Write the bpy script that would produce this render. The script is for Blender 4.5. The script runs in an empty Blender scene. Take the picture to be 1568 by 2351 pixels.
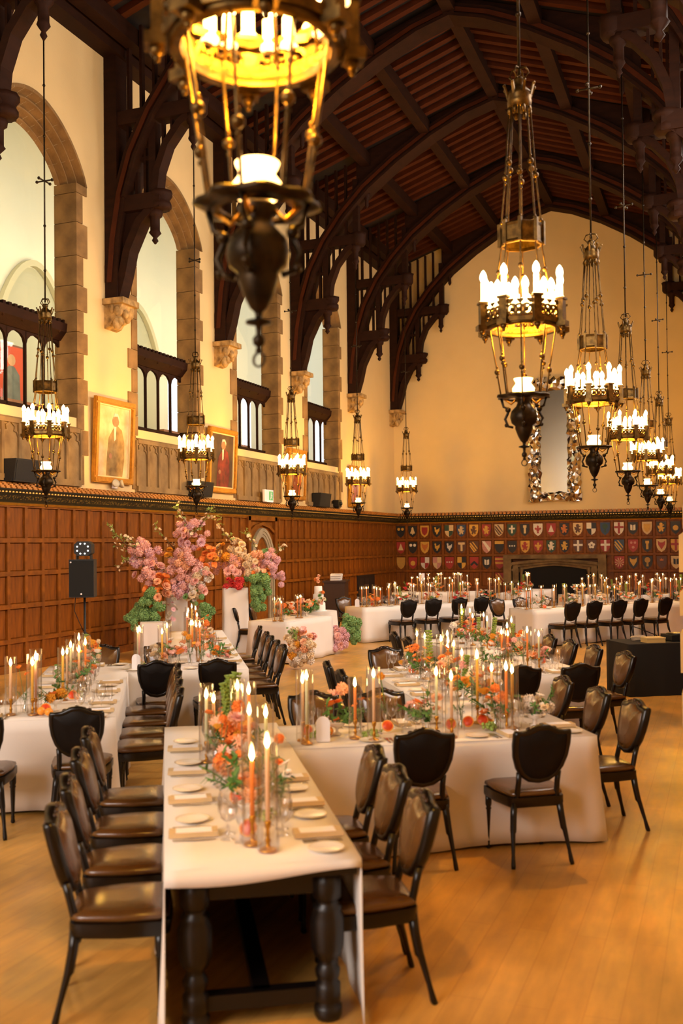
import bpy, math, random
from mathutils import Vector, Matrix
R = math.radians
rnd = random.Random(7)
scn = bpy.context.scene
COL = scn.collection

# ------------------------------------------------------------------ camera
FPX, TH, PITCH, ROLL, EYE = 2287.0, math.atan(876/2287.0), R(1.0), R(0.62), 2.2
f0 = Vector((-math.sin(TH), math.cos(TH), 0)); r0 = Vector((math.cos(TH), math.sin(TH), 0)); u0 = Vector((0, 0, 1))
FWD = f0*math.cos(PITCH) + u0*math.sin(PITCH)
UP1 = u0*math.cos(PITCH) - f0*math.sin(PITCH)
RGT = r0*math.cos(ROLL) - UP1*math.sin(ROLL)
UPV = UP1*math.cos(ROLL) + r0*math.sin(ROLL)
YC = 1249.5 - FPX*math.tan(PITCH)
CAMP = Vector((0, 0, EYE))
cam_d = bpy.data.cameras.new('camera'); cam = bpy.data.objects.new('camera', cam_d); COL.objects.link(cam)
cam_d.sensor_fit = 'HORIZONTAL'; cam_d.sensor_width = 24.0; cam_d.lens = 24.0*FPX/1568
cam_d.shift_y = (YC-1175.5)/1568
cam_d.clip_start = 0.05; cam_d.clip_end = 300
cam.matrix_world = Matrix(((RGT.x, UPV.x, -FWD.x, CAMP.x), (RGT.y, UPV.y, -FWD.y, CAMP.y), (RGT.z, UPV.z, -FWD.z, CAMP.z), (0, 0, 0, 1)))
cam_d.dof.use_dof = True; cam_d.dof.focus_distance = 17.0; cam_d.dof.aperture_fstop = 1.9
scn.camera = cam

# ------------------------------------------------------------------ view, world, daylight
scn.view_settings.view_transform = 'Standard'; scn.view_settings.look = 'None'
scn.view_settings.gamma = 1.0; scn.view_settings.use_curve_mapping = False
scn.view_settings.exposure = 0.0
LAMP_W = 245.0       # each chandelier
LAMP_COL = (1.0, 0.47, 0.03)
DAY_W = 560.0        # each tall window of the right-hand wall
DAY_COL = (1.0, 0.83, 0.70)
BACK_W = 1800.0       # the great window of the end wall behind the camera
GALLERY_W = 150.0
world = bpy.data.worlds.new('world'); scn.world = world; world.use_nodes = True
bg = world.node_tree.nodes['Background']; bg.inputs[0].default_value = (0.93, 0.96, 1.0, 1); bg.inputs[1].default_value = 2.0

# hall dimensions (metres); hall axis = +Y, camera stands at the origin
XW, XR, XC, YF, YB = -11.75, 0.45, -5.65, 36.4, -6.0
EAVE = 12.72
BAY = 4.71
TRUSS_Y = [36.3 - BAY*k for k in range(9)]
WIN_Y = [y + 2.25 for y in TRUSS_Y[1:8]]          # window centres, far to near

def area_light(name, loc, rot, sx, sy, watts, col):
    d = bpy.data.lights.new(name, 'AREA'); d.shape = 'RECTANGLE'; d.size = sx; d.size_y = sy; d.energy = watts; d.color = col
    o = bpy.data.objects.new(name, d); COL.objects.link(o); o.location = loc; o.rotation_euler = rot
    return o
for wy in WIN_Y[1:6]:       # overcast daylight behind each window of the right wall
    area_light('daylight', (XR+0.9, wy, 7.9), (0, R(64), 0), 4.4, 2.5, DAY_W, DAY_COL)
area_light('end_window_daylight', (-6.4, YB-0.5, 6.2), (R(58), 0, 0), 7.0, 5.6, BACK_W, (1.0, 0.87, 0.79))
for k in range(1, 7):   # unseen fill lights added to brighten the gallery behind the left windows
    area_light('gallery_fill', (XW-0.72, TRUSS_Y[k]-0.05, 8.0), (0, R(90), 0), 3.0, 1.2, GALLERY_W, (1.0, 0.88, 0.62))

# ------------------------------------------------------------------ helpers
def at(px, py, Y=None, z=None, d=None, X=None):
    r = FWD + RGT*((px-784)/FPX) + UPV*((YC-py)/FPX)
    if d is not None: t = d
    elif z is not None: t = (z-EYE)/r.z
    elif Y is not None: t = Y/r.y
    else: t = X/r.x
    return CAMP + r*t
TA = R(31)
E1 = Vector((-math.sin(TA), math.cos(TA), 0)); E2 = Vector((math.cos(TA), math.sin(TA), 0))
def uv(u, v, z=0.0): return E2*u + E1*v + Vector((0, 0, z))

def lin(h):
    h = h.lstrip('#'); o = []
    for i in (0, 2, 4):
        c = int(h[i:i+2], 16)/255; o.append(c/12.92 if c <= 0.04045 else ((c+0.055)/1.055)**2.4)
    return (o[0], o[1], o[2], 1)
MATS = {}
def mat(name, col, rough=0.6, metal=0.0, var=0.0, scale=4.0, bump=0.0, bscale=60.0, stretch=None, coat=0.0, emit=None, col2=None, detail=5.0, spec=0.5):
    if name in MATS: return MATS[name]
    m = bpy.data.materials.new(name); m.use_nodes = True
    nt = m.node_tree; b = nt.nodes['Principled BSDF']
    c = lin(col) if isinstance(col, str) else col
    b.inputs['Base Color'].default_value = c; b.inputs['Roughness'].default_value = rough; b.inputs['Metallic'].default_value = metal
    b.inputs['Specular IOR Level'].default_value = spec
    if coat: b.inputs['Coat Weight'].default_value = coat; b.inputs['Coat Roughness'].default_value = 0.15
    if emit:
        b.inputs['Emission Color'].default_value = lin(emit[0]); b.inputs['Emission Strength'].default_value = emit[1]
    if var > 0 or bump > 0:
        tc = nt.nodes.new('ShaderNodeTexCoord'); mp = nt.nodes.new('ShaderNodeMapping')
        nt.links.new(tc.outputs['Object'], mp.inputs[0])
        if stretch: mp.inputs['Scale'].default_value = stretch
        if var > 0:
            n = nt.nodes.new('ShaderNodeTexNoise'); n.inputs['Scale'].default_value = scale; n.inputs['Detail'].default_value = detail
            nt.links.new(mp.outputs[0], n.inputs['Vector'])
            cr = nt.nodes.new('ShaderNodeMapRange'); cr.inputs[1].default_value = 0.3; cr.inputs[2].default_value = 0.7
            nt.links.new(n.outputs[0], cr.inputs[0])
            mx = nt.nodes.new('ShaderNodeMix'); mx.data_type = 'RGBA'
            c2 = lin(col2) if col2 else tuple(x*(1-var) for x in c[:3]) + (1,)
            mx.inputs[6].default_value = c2; mx.inputs[7].default_value = c
            nt.links.new(cr.outputs[0], mx.inputs[0]); nt.links.new(mx.outputs[2], b.inputs['Base Color'])
        if bump > 0:
            n2 = nt.nodes.new('ShaderNodeTexNoise'); n2.inputs['Scale'].default_value = bscale; n2.inputs['Detail'].default_value = 4
            nt.links.new(mp.outputs[0], n2.inputs['Vector'])
            bp = nt.nodes.new('ShaderNodeBump'); bp.inputs['Strength'].default_value = bump; bp.inputs['Distance'].default_value = 0.02
            nt.links.new(n2.outputs[0], bp.inputs['Height']); nt.links.new(bp.outputs[0], b.inputs['Normal'])
    MATS[name] = m
    return m
def glass(name, tint=(1, 1, 1, 1), gloss=0.05, base=0.04, edge=0.6, power=4.0):
    m = bpy.data.materials.new(name); m.use_nodes = True; nt = m.node_tree
    nt.nodes.remove(nt.nodes['Principled BSDF']); out = nt.nodes['Material Output']
    t = nt.nodes.new('ShaderNodeBsdfTransparent'); t.inputs[0].default_value = tint
    g = nt.nodes.new('ShaderNodeBsdfGlossy'); g.inputs['Roughness'].default_value = gloss
    lw = nt.nodes.new('ShaderNodeLayerWeight'); lw.inputs[0].default_value = 0.5
    pw = nt.nodes.new('ShaderNodeMath'); pw.operation = 'POWER'; pw.inputs[1].default_value = power; nt.links.new(lw.outputs['Facing'], pw.inputs[0])
    mu = nt.nodes.new('ShaderNodeMath'); mu.operation = 'MULTIPLY_ADD'; mu.inputs[1].default_value = edge; mu.inputs[2].default_value = base; mu.use_clamp = True
    nt.links.new(pw.outputs[0], mu.inputs[0])
    mx = nt.nodes.new('ShaderNodeMixShader'); nt.links.new(mu.outputs[0], mx.inputs[0])
    nt.links.new(t.outputs[0], mx.inputs[1]); nt.links.new(g.outputs[0], mx.inputs[2]); nt.links.new(mx.outputs[0], out.inputs[0])
    MATS[name] = m
    return m

KIDS = {}
class MB:
    """collects shapes; build() links them as one mesh object"""
    def __init__(s): s.v = []; s.f = []; s.m = []; s.sm = []
    def add(s, vs, fs, mi=0, smooth=False):
        o = len(s.v); s.v += [tuple(p) for p in vs]
        for f in fs: s.f.append([i+o for i in f]); s.m.append(mi); s.sm.append(smooth)
        return s
    def box(s, x0, x1, y0, y1, z0, z1, mi=0, M=None):
        vs = [Vector(p) for p in ((x0,y0,z0),(x1,y0,z0),(x1,y1,z0),(x0,y1,z0),(x0,y0,z1),(x1,y0,z1),(x1,y1,z1),(x0,y1,z1))]
        if M is not None: vs = [M @ p for p in vs]
        return s.add(vs, [(3,2,1,0),(4,5,6,7),(0,1,5,4),(1,2,6,5),(2,3,7,6),(3,0,4,7)], mi)
    def bar(s, a, b, w, h=None, mi=0, upv=(0,0,1)):
        a = Vector(a); b = Vector(b); h = h or w; d = (b-a).normalized(); upv = Vector(upv)
        if abs(d.dot(upv)) > 0.98: upv = Vector((0,1,0))
        sx = d.cross(upv).normalized()*(w/2); sy = sx.cross(d).normalized()*(h/2)
        vs = [p + i*sx + j*sy for p in (a, b) for i, j in ((-1,-1),(1,-1),(1,1),(-1,1))]
        return s.add(vs, [(3,2,1,0),(4,5,6,7),(0,1,5,4),(1,2,6,5),(2,3,7,6),(3,0,4,7)], mi)
    def lathe(s, prof, n=12, mi=0, c=(0,0,0), smooth=True, a0=0.0, cap=True):
        vs = []; fs = []
        for r, z in prof:
            for i in range(n):
                a = a0 + 2*math.pi*i/n; vs.append((c[0]+r*math.cos(a), c[1]+r*math.sin(a), c[2]+z))
        for k in range(len(prof)-1):
            for i in range(n):
                j = (i+1) % n; fs.append((k*n+i, k*n+j, (k+1)*n+j, (k+1)*n+i))
        if cap:
            if prof[0][0] > 1e-4: fs.append(tuple(range(n-1, -1, -1)))
            if prof[-1][0] > 1e-4: fs.append(tuple((len(prof)-1)*n+i for i in range(n)))
        return s.add(vs, fs, mi, smooth)
    def tube(s, pts, r, n=6, mi=0, smooth=True):
        pts = [Vector(p) for p in pts]; rs = r if isinstance(r, (list, tuple)) else [r]*len(pts)
        vs = []; fs = []
        for k, p in enumerate(pts):
            d = (pts[min(k+1, len(pts)-1)] - pts[max(k-1, 0)]).normalized()
            ref = Vector((0,0,1)) if abs(d.z) < 0.9 else Vector((1,0,0))
            x = d.cross(ref).normalized(); y = x.cross(d)
            for i in range(n):
                a = 2*math.pi*i/n; vs.append(p + (x*math.cos(a) + y*math.sin(a))*rs[k])
        for k in range(len(pts)-1):
            for i in range(n):
                j = (i+1) % n; fs.append((k*n+j, k*n+i, (k+1)*n+i, (k+1)*n+j))
        fs.append(tuple(range(n))); fs.append(tuple((len(pts)-1)*n+i for i in range(n-1, -1, -1)))
        return s.add(vs, fs, mi, smooth)
    def prism(s, poly, axis, a, b, mi=0, flip=False):
        """poly of 2D points extruded from a to b along axis ('x': poly=(y,z), 'y': poly=(x,z), 'z': poly=(x,y))"""
        def P(p, t):
            return {'x': (t, p[0], p[1]), 'y': (p[0], t, p[1]), 'z': (p[0], p[1], t)}[axis]
        n = len(poly); vs = [P(p, a) for p in poly] + [P(p, b) for p in poly]
        fs = [tuple(range(n)), tuple(range(2*n-1, n-1, -1))] + [(i, i+n, (i+1) % n + n, (i+1) % n) for i in range(n)]
        return s.add(vs, fs, mi)
    def band(s, curve, w, axis, a, b, mi=0):
        """2D centre curve thickened by w (constant or list) and extruded"""
        n = len(curve); ws = w if isinstance(w, (list, tuple)) else [w]*n; L = []; Rr = []
        for i in range(n):
            p = Vector(curve[max(i-1, 0)]); q = Vector(curve[min(i+1, n-1)]); t = (q-p).normalized(); nn = Vector((-t.y, t.x))*(ws[i]/2)
            c = Vector(curve[i]); L.append(tuple(c+nn)); Rr.append(tuple(c-nn))
        for i in range(n-1): s.prism([L[i], L[i+1], Rr[i+1], Rr[i]], axis, a, b, mi)
        return s
    def sphere(s, c, r, n=8, m=6, mi=0, sc=(1,1,1)):
        prof = [(r*math.sin(math.pi*k/m), -r*math.cos(math.pi*k/m)) for k in range(m+1)]
        vs = []; fs = []
        for rr, z in prof:
            for i in range(n):
                a = 2*math.pi*i/n; vs.append((c[0]+rr*math.cos(a)*sc[0], c[1]+rr*math.sin(a)*sc[1], c[2]+z*sc[2]))
        for k in range(m):
            for i in range(n):
                j = (i+1) % n; fs.append((k*n+i, k*n+j, (k+1)*n+j, (k+1)*n+i))
        return s.add(vs, fs, mi, True)
    def mesh(s, name, mats):
        me = bpy.data.meshes.new(name); me.from_pydata(s.v, [], s.f); me.update()
        for m in (mats if isinstance(mats, (list, tuple)) else [mats]): me.materials.append(m)
        me.polygons.foreach_set('material_index', s.m); me.polygons.foreach_set('use_smooth', s.sm)
        return me
    def build(s, name, mats, parent=None, loc=None, kind=None):
        return link(name, s.mesh(name, mats), parent, loc, kind)
def link(name, data, parent=None, loc=None, kind=None, rot=None, scale=None):
    o = bpy.data.objects.new(name, data); COL.objects.link(o)
    if parent: o.parent = parent; KIDS.setdefault(parent.name, []).append(o)
    if loc is not None: o.location = loc
    if rot is not None: o.rotation_euler = rot
    if scale is not None: o.scale = scale if isinstance(scale, (tuple, list)) else (scale,)*3
    if kind: o['kind'] = kind
    return o
def empty(name, loc=(0,0,0), rz=0.0):
    o = bpy.data.objects.new(name, None); COL.objects.link(o); o.location = loc; o.rotation_euler = (0, 0, rz); o.empty_display_size = 0.1
    return o
def tag(o, label=None, cat=None, group=None, kind=None):
    if label: o['label'] = label
    if cat: o['category'] = cat
    if group: o['group'] = group
    if kind: o['kind'] = kind
    return o
def copy_tree(o, parent=None, swap=None):
    c = o.copy(); COL.objects.link(c)
    if parent: c.parent = parent; KIDS.setdefault(parent.name, []).append(c)
    for ch in KIDS.get(o.name, []): copy_tree(ch, c)
    return c
def ordinal(i): return ['first', 'second', 'third', 'fourth', 'fifth', 'sixth', 'seventh', 'eighth', 'ninth', 'tenth', 'eleventh', 'twelfth', 'thirteenth', 'fourteenth'][i]

# ------------------------------------------------------------------ materials
M = {}
M['plaster'] = mat('plaster', '#DEC48E', 0.85, var=0.05, scale=1.5, bump=0.12, bscale=35)
M['stone'] = mat('stone', '#967444', 0.85, var=0.4, scale=2.2, bump=0.35, bscale=30, col2='#664C28')
M['stone2'] = mat('stone_light', '#9C8052', 0.85, var=0.3, scale=2.5, bump=0.3, bscale=30, col2='#745A36')
M['corbel'] = mat('corbel_stone', '#C9A569', 0.85, var=0.5, scale=6, bump=0.6, bscale=14, col2='#6E5530')
M['timber'] = mat('dark_timber', '#2C1406', 0.7, var=0.4, scale=3, bump=0.15, bscale=20, stretch=(1, 1, 3), spec=0.15)
M['rafter'] = mat('rafter_timber', '#4A2008', 0.7, var=0.35, scale=3, stretch=(1, 6, 1), spec=0.15)
M['board'] = mat('roof_board', '#160A05', 0.8, var=0.4, scale=2)
M['oak'] = mat('oak_panelling', '#844A0C', 0.48, spec=0.22, var=0.35, scale=5, stretch=(3, 3, 0.5), bump=0.05, bscale=40, col2='#5E300A')
M['oak2'] = mat('oak_frame', '#8C5010', 0.48, spec=0.22, var=0.3, scale=6, stretch=(1, 1, 1), col2='#66380C')
M['black'] = mat('frieze_black', '#171A10', 0.5)
M['gold'] = mat('gilding', '#C8922F', 0.35, metal=0.7, var=0.25, scale=9)
M['giltwood'] = mat('gilt_frame', '#C98A22', 0.4, metal=0.45, var=0.3, scale=14, bump=0.3, bscale=40)
M['bronze'] = mat('bronze', '#6F5426', 0.38, metal=0.85, var=0.35, scale=18, col2='#34260F')
M['darkbronze'] = mat('dark_bronze', '#3A2C18', 0.4, metal=0.8, var=0.4, scale=14, col2='#1A130A')
M['bulb'] = mat('lit_bulb', '#FFF0D0', 0.5, emit=('#FFD79A', 26.0))
M['tubelit'] = mat('lit_candle_tube', '#FFF0D8', 0.5, emit=('#FFC878', 7.0))
M['shade'] = mat('lit_glass_shade', '#FFF0D8', 0.5, emit=('#FFC070', 9.0))
M['leather'] = mat('chair_leather', '#5C3A16', 0.27, var=0.25, scale=9, bump=0.06, bscale=60, spec=0.6, coat=0.25)
M['chairwood'] = mat('chair_wood', '#0E0805', 0.28, spec=0.4)
M['chairback'] = mat('chair_back_cloth', '#0F0906', 0.62, spec=0.2)
M['crest'] = mat('chair_crest', '#3A2413', 0.25, metal=0.25)
M['linen'] = mat('linen', '#E9E1D7', 0.85, var=0.05, scale=2, bump=0.08, bscale=220)
M['linen2'] = mat('linen_napkin', '#D0B588', 0.85, var=0.06, scale=8)
M['oldoak'] = mat('table_oak', '#120A06', 0.38, var=0.4, scale=6)
M['china'] = mat('white_china', '#F3EBE0', 0.18, spec=0.6)
M['silver'] = mat('cutlery_steel', '#C9C2B4', 0.25, metal=1.0)
M['brass'] = mat('brass', '#C48A2C', 0.28, metal=0.9)
M['glass'] = glass('clear_glass', (0.985, 0.98, 0.97, 1), 0.05, 0.13, 0.85, 2.0)
M['pane'] = glass('window_glass', (0.97, 0.98, 0.97, 1), 0.02, 0.035, 0.6, 4.5)
M['flame'] = mat('flame', '#FFC060', 0.5, emit=('#FF9A34', 22.0))
M['flamecore'] = mat('flame_core', '#FFE6A8', 0.5, emit=('#FFD080', 60.0))
for n, h in dict(peach='#F9CDA2', sage='#D9DDB6', orange='#FA8C3A', yellow='#F6BC46', pinkc='#F7C2AE', cream='#F6E8CC').items():
    M['wax_'+n] = mat('wax_'+n, h, 0.5)
for n, h, h2 in (('pink', '#FBCCBE', '#F0AC9E'), ('peachf', '#FACBA2', '#F4A878'), ('orangef', '#FBA24A', '#F27C2A'), ('creamf', '#F6E2C0', '#E2C290'), ('redf', '#E84A44', '#C02A2E'),
                 ('whitef', '#F8F0E6', '#E8D8C4'), ('greenf', '#9ABC74', '#68924E'), ('greyf', '#B8A68A', '#8A7A5C'), ('yellowf', '#F2B63A', '#E0901A'), ('mauve', '#F2C6C8', '#DEA6AC')):
    M[n] = mat('petal_'+n, h, 0.7, var=0.4, scale=30, col2=h2)
M['leaf'] = mat('leaf', '#5E8A3C', 0.55, var=0.5, scale=12, col2='#3A6428')
M['leafpale'] = mat('leaf_pale', '#A9BE5E', 0.55, var=0.4, scale=12, col2='#7E9A40')
M['stem'] = mat('stem', '#53682E', 0.6)
M['twig'] = mat('twig', '#6A5230', 0.7)
M['grapefruit'] = mat('citrus_flesh', '#E85A20', 0.4, var=0.3, scale=40, col2='#D23A1C')
M['rind'] = mat('citrus_rind', '#F0982C', 0.45)
M['matblack'] = mat('matt_black', '#0B0B0B', 0.6)
M['blackcloth'] = mat('black_cloth', '#0A0A0B', 0.9)
M['white'] = mat('white_card', '#F4F1F4', 0.7)
M['led'] = mat('white_led', '#FFFFFF', 0.5, emit=('#FFFFFF', 2.0))
# ------------------------------------------------------------------ floor
def floor_material():
    m = bpy.data.materials.new('worn_oak_floor'); m.use_nodes = True; nt = m.node_tree; b = nt.nodes['Principled BSDF']
    tc = nt.nodes.new('ShaderNodeTexCoord')
    mp = nt.nodes.new('ShaderNodeMapping'); mp.inputs['Rotation'].default_value = (0, 0, R(90)); nt.links.new(tc.outputs['Object'], mp.inputs[0])
    br = nt.nodes.new('ShaderNodeTexBrick'); br.inputs['Scale'].default_value = 1.0
    br.inputs['Brick Width'].default_value = 1.9; br.inputs['Row Height'].default_value = 0.16; br.inputs['Mortar Size'].default_value = 0.002
    br.inputs['Color1'].default_value = lin('#DAA654'); br.inputs['Color2'].default_value = lin('#D29C4C'); br.inputs['Mortar'].default_value = lin('#C08A3E')
    nt.links.new(mp.outputs[0], br.inputs['Vector'])
    m2 = nt.nodes.new('ShaderNodeMapping'); m2.inputs['Scale'].default_value = (5, 0.8, 1); nt.links.new(tc.outputs['Object'], m2.inputs[0])
    n1 = nt.nodes.new('ShaderNodeTexNoise'); n1.inputs['Scale'].default_value = 3.0; n1.inputs['Detail'].default_value = 8; nt.links.new(m2.outputs[0], n1.inputs['Vector'])
    n2 = nt.nodes.new('ShaderNodeTexNoise'); n2.inputs['Scale'].default_value = 1.1; n2.inputs['Detail'].default_value = 6; nt.links.new(tc.outputs['Object'], n2.inputs['Vector'])
    r1 = nt.nodes.new('ShaderNodeMapRange'); r1.inputs[1].default_value = 0.3; r1.inputs[2].default_value = 0.7; r1.inputs[3].default_value = 0.8; r1.inputs[4].default_value = 1.1; nt.links.new(n1.outputs[0], r1.inputs[0])
    r2 = nt.nodes.new('ShaderNodeMapRange'); r2.inputs[1].default_value = 0.3; r2.inputs[2].default_value = 0.7; r2.inputs[3].default_value = 0.6; r2.inputs[4].default_value = 1.12; nt.links.new(n2.outputs[0], r2.inputs[0])
    mu = nt.nodes.new('ShaderNodeMath'); mu.operation = 'MULTIPLY'; nt.links.new(r1.outputs[0], mu.inputs[0]); nt.links.new(r2.outputs[0], mu.inputs[1])
    vm = nt.nodes.new('ShaderNodeVectorMath'); vm.operation = 'SCALE'; nt.links.new(br.outputs[0], vm.inputs[0]); nt.links.new(mu.outputs[0], vm.inputs['Scale'])
    nt.links.new(vm.outputs[0], b.inputs['Base Color'])
    rr = nt.nodes.new('ShaderNodeMapRange'); rr.inputs[3].default_value = 0.28; rr.inputs[4].default_value = 0.5; nt.links.new(n1.outputs[0], rr.inputs[0]); nt.links.new(rr.outputs[0], b.inputs['Roughness'])
    bp = nt.nodes.new('ShaderNodeBump'); bp.inputs['Strength'].default_value = 0.15; bp.inputs['Distance'].default_value = 0.01
    nt.links.new(n1.outputs[0], bp.inputs['Height']); nt.links.new(bp.outputs[0], b.inputs['Normal'])
    return m
MB().box(XW-0.6, XR+3.0, YB-0.3, YF+0.3, -0.2, 0).build('floor', floor_material(), kind='structure')

# ------------------------------------------------------------------ walls
WH, WSP, WAP, SILL = 1.42, 9.35, 10.35, 4.72      # left window: half width at face, springing, apex, sill
def arch_pts(hw, zs, za, n=9):
    """four-centred pointed arch from (-hw,zs) over apex to (hw,zs)"""
    L = []
    rise = za-zs
    for i in range(n+1):
        t = i/n
        x = -hw + hw*t
        z = zs + rise*(1-(1-t)**1.9)**0.78
        L.append((x, z))
    return L + [(-x, z) for x, z in reversed(L[:-1])]
def arched_wall(mb, X, ya, yb, z0, z1, cy, hw, zs, za, sill, inward, mi=0, hwa=0):
    def q(pts):
        pts = pts if inward > 0 else list(reversed(pts))
        mb.add([(X, p[0], p[1]) for p in pts], [tuple(range(len(pts)))], mi)
    q([(ya, z0), (yb, z0), (yb, sill), (ya, sill)])
    q([(ya, sill), (cy-hw, sill), (cy-hw, zs), (ya, zs)]); q([(cy+hw, sill), (yb, sill), (yb, zs), (cy+hw, zs)])
    A = [(cy+x, z) for x, z in arch_pts(hw+(hwa or 0), zs, za)]
    q([(ya, zs), A[0], (A[0][0], z1), (ya, z1)]); q([A[-1], (yb, zs), (yb, z1), (A[-1][0], z1)])
    for i in range(len(A)-1): q([A[i], A[i+1], (A[i+1][0], z1), (A[i][0], z1)])
wl = MB(); wr = MB()
edges = [YF+0.2] + [y for y in TRUSS_Y[1:8]] + [YB]
for i in range(7):
    yb_, ya_ = (TRUSS_Y[i] if i else YF+0.2), TRUSS_Y[i+1]
    if i == 0:
        wl.add([(XW, ya_, 0), (XW, yb_, 0), (XW, yb_, EAVE), (XW, ya_, EAVE)], [(0, 1, 2, 3)])
    else:
        arched_wall(wl, XW, ya_, yb_, 0, EAVE, WIN_Y[i], WH, WSP, WAP+0.27, SILL, 1, hwa=0.2)
    if 1 <= i <= 5: arched_wall(wr, XR, ya_, yb_, 0, EAVE, WIN_Y[i], 1.3, WSP, WAP, SILL, -1)
    else:
        zb = 5.2 if i == 6 else 0
        wr.add([(XR, ya_, zb), (XR, ya_, EAVE), (XR, yb_, EAVE), (XR, yb_, zb)], [(0, 1, 2, 3)])
for mb, X, s in ((wl, XW, 1), (wr, XR, -1)):
    zb = 0 if s > 0 else 5.2
    pts = [(X, YB-0.1, zb), (X, TRUSS_Y[7], zb), (X, TRUSS_Y[7], EAVE), (X, YB-0.1, EAVE)]
    mb.add(pts if s > 0 else pts[::-1], [(0, 1, 2, 3)])
wall_left = wl.build('wall_left', M['plaster'], kind='structure')
wall_right = wr.build('wall_right', M['plaster'], kind='structure')
MB().add([(XW, YF, 0), (XR, YF, 0), (XR, YF, EAVE), (XC, YF, 15.0), (XW, YF, EAVE)], [(4, 3, 2, 1, 0)]).build('wall_far', M['plaster'], kind='structure')
BWX0, BWX1, BWZ0, BWZ1 = -9.9, -2.9, 3.4, 9.0
wb = MB()
for x0, x1, z0, z1 in ((XW, XR, 0, BWZ0), (XW, BWX0, BWZ0, BWZ1), (BWX1, XR, BWZ0, BWZ1), (XW, XR, BWZ1, EAVE)): wb.add([(x0, YB, z0), (x1, YB, z0), (x1, YB, z1), (x0, YB, z1)], [(3, 2, 1, 0)])
wb.add([(XW, YB, EAVE), (XR, YB, EAVE), (XC, YB, 15.0)], [(2, 1, 0)])
wb.build('wall_back', M['plaster'], kind='structure')
bw = empty('window_11', (0, YB, 0)); bw['kind'] = 'structure'; bw['label'] = 'wide mullioned window of the end wall behind the camera'
for q in range(8): MB().box(BWX0+q-0.06, BWX0+q+0.06, -0.1, 0.1, BWZ0, BWZ1).build('mullion', M['stone'], bw)
for zz in (BWZ0, 6.2, BWZ1): MB().box(BWX0, BWX1, -0.12, 0.12, zz-0.06, zz+0.06).build('transom', M['stone'], bw)
BX, BY = 3.2, TRUSS_Y[6]      # the bay in which the camera stands
bay = MB(); bay.add([(BX, YB-0.1, 0), (BX, BY, 0), (BX, BY, 5.2), (BX, YB-0.1, 5.2)], [(3, 2, 1, 0)]); bay.add([(XR, BY, 0), (BX, BY, 0), (BX, BY, 5.2), (XR, BY, 5.2)], [(3, 2, 1, 0)])
bay.add([(XR, YB, 0), (BX, YB, 0), (BX, YB, 5.2), (XR, YB, 5.2)], [(0, 1, 2, 3)]); bay.add([(XR, YB, 5.2), (BX, YB, 5.2), (BX, BY, 5.2), (XR, BY, 5.2)], [(3, 2, 1, 0)])
tag(bay.build('wall_bay', M['plaster'], kind='structure'), 'plaster bay at the right where the camera stands')
tag(wall_left, 'cream plaster side wall with tall pointed windows', None); tag(wall_right, 'plaster side wall with daylight windows behind the near chandeliers', None)

# gallery beyond the left windows
GX = XW-5.0
gm = mat('gallery_plaster', '#E9E6CF', 0.85, var=0.04, scale=1)
g = MB(); gz0 = 4.3
gw = [(11.2, 12.6), (21.5, 22.7), (25.6, 26.6), (28.1, 29.3), (33.4, 34.2), (36.4, 37.8), (40.5, 42.6)]; GE = YF+8
ys = [YB]
for a, b in gw: ys += [a, b]
ys.append(GE)
for k in range(len(ys)-1):
    if k % 2 == 0: g.add([(GX, ys[k], gz0), (GX, ys[k+1], gz0), (GX, ys[k+1], 14), (GX, ys[k], 14)], [(0, 1, 2, 3)])
    else:
        g.add([(GX, ys[k], 8.2), (GX, ys[k+1], 8.2), (GX, ys[k+1], 14), (GX, ys[k], 14)], [(0, 1, 2, 3)])
        g.add([(GX, ys[k], gz0), (GX, ys[k+1], gz0), (GX, ys[k+1], 4.6), (GX, ys[k], 4.6)], [(0, 1, 2, 3)])
g.add([(GX, YB, 14), (XW-0.62, YB, 14), (XW-0.62, GE, 14), (GX, GE, 14)], [(3, 2, 1, 0)])
g.add([(GX, GE, gz0), (XW-0.62, GE, gz0), (XW-0.62, GE, 14), (GX, GE, 14)], [(0, 1, 2, 3)])
g.add([(GX, YB, gz0), (XW-0.62, YB, gz0), (XW-0.62, YB, 14), (GX, YB, 14)], [(3, 2, 1, 0)])
g.build('wall_gallery', gm, kind='structure')
MB().box(GX, XW-0.62, YB, GE, gz0-0.2, gz0).build('floor_gallery', mat('gallery_floor', '#8A6A40', 0.6), kind='structure')
# vault ribs of the gallery, seen through the upper glass
for cy in [WIN_Y[i]+1.6 for i in range(1, 6)]:
    MB().band([(cy+x*1.5, z) for x, z in arch_pts(1.0, 7.6, 9.6, 8)], 0.16, 'x', GX+0.02, GX+0.16).build('gallery_arch', mat('gallery_arch_stone', '#C9C2A0', 0.8), bpy.data.objects['wall_gallery'])
    MB().prism([(cy-1.4, 4.7), (cy+1.4, 4.7), (cy+1.4, 7.6)] + [(cy+x*1.4, z) for x, z in reversed(arch_pts(1.0, 7.6, 9.5, 8)[1:-1])] + [(cy-1.4, 7.6)], 'x', GX+0.005, GX+0.015).build('gallery_recess', mat('gallery_recess', '#B9B79C', 0.8), bpy.data.objects['wall_gallery'])
for k, a in enumerate((21.6, 25.8, 29.0, 33.4, 36.8)):     # oak cases standing against the gallery wall
    c = empty('display_cabinet', (GX+0.45, a-1.6, gz0)); tag(c, f'oak glazed display cabinet in the gallery, {ordinal(k)} from the camera end' , 'cabinet', 'oak cabinets behind the left windows')
    MB().box(-0.3, 0.3, -0.8, 0.8, 0, 1.5).build('body', mat('cabinet_oak', '#9A5A28', 0.5, var=0.2, scale=5), c)
    for s in (-1, 1): MB().box(0.3, 0.32, s*0.4-0.34, s*0.4+0.34, 0.15, 1.35).build('door', M['pane'], c)

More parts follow.
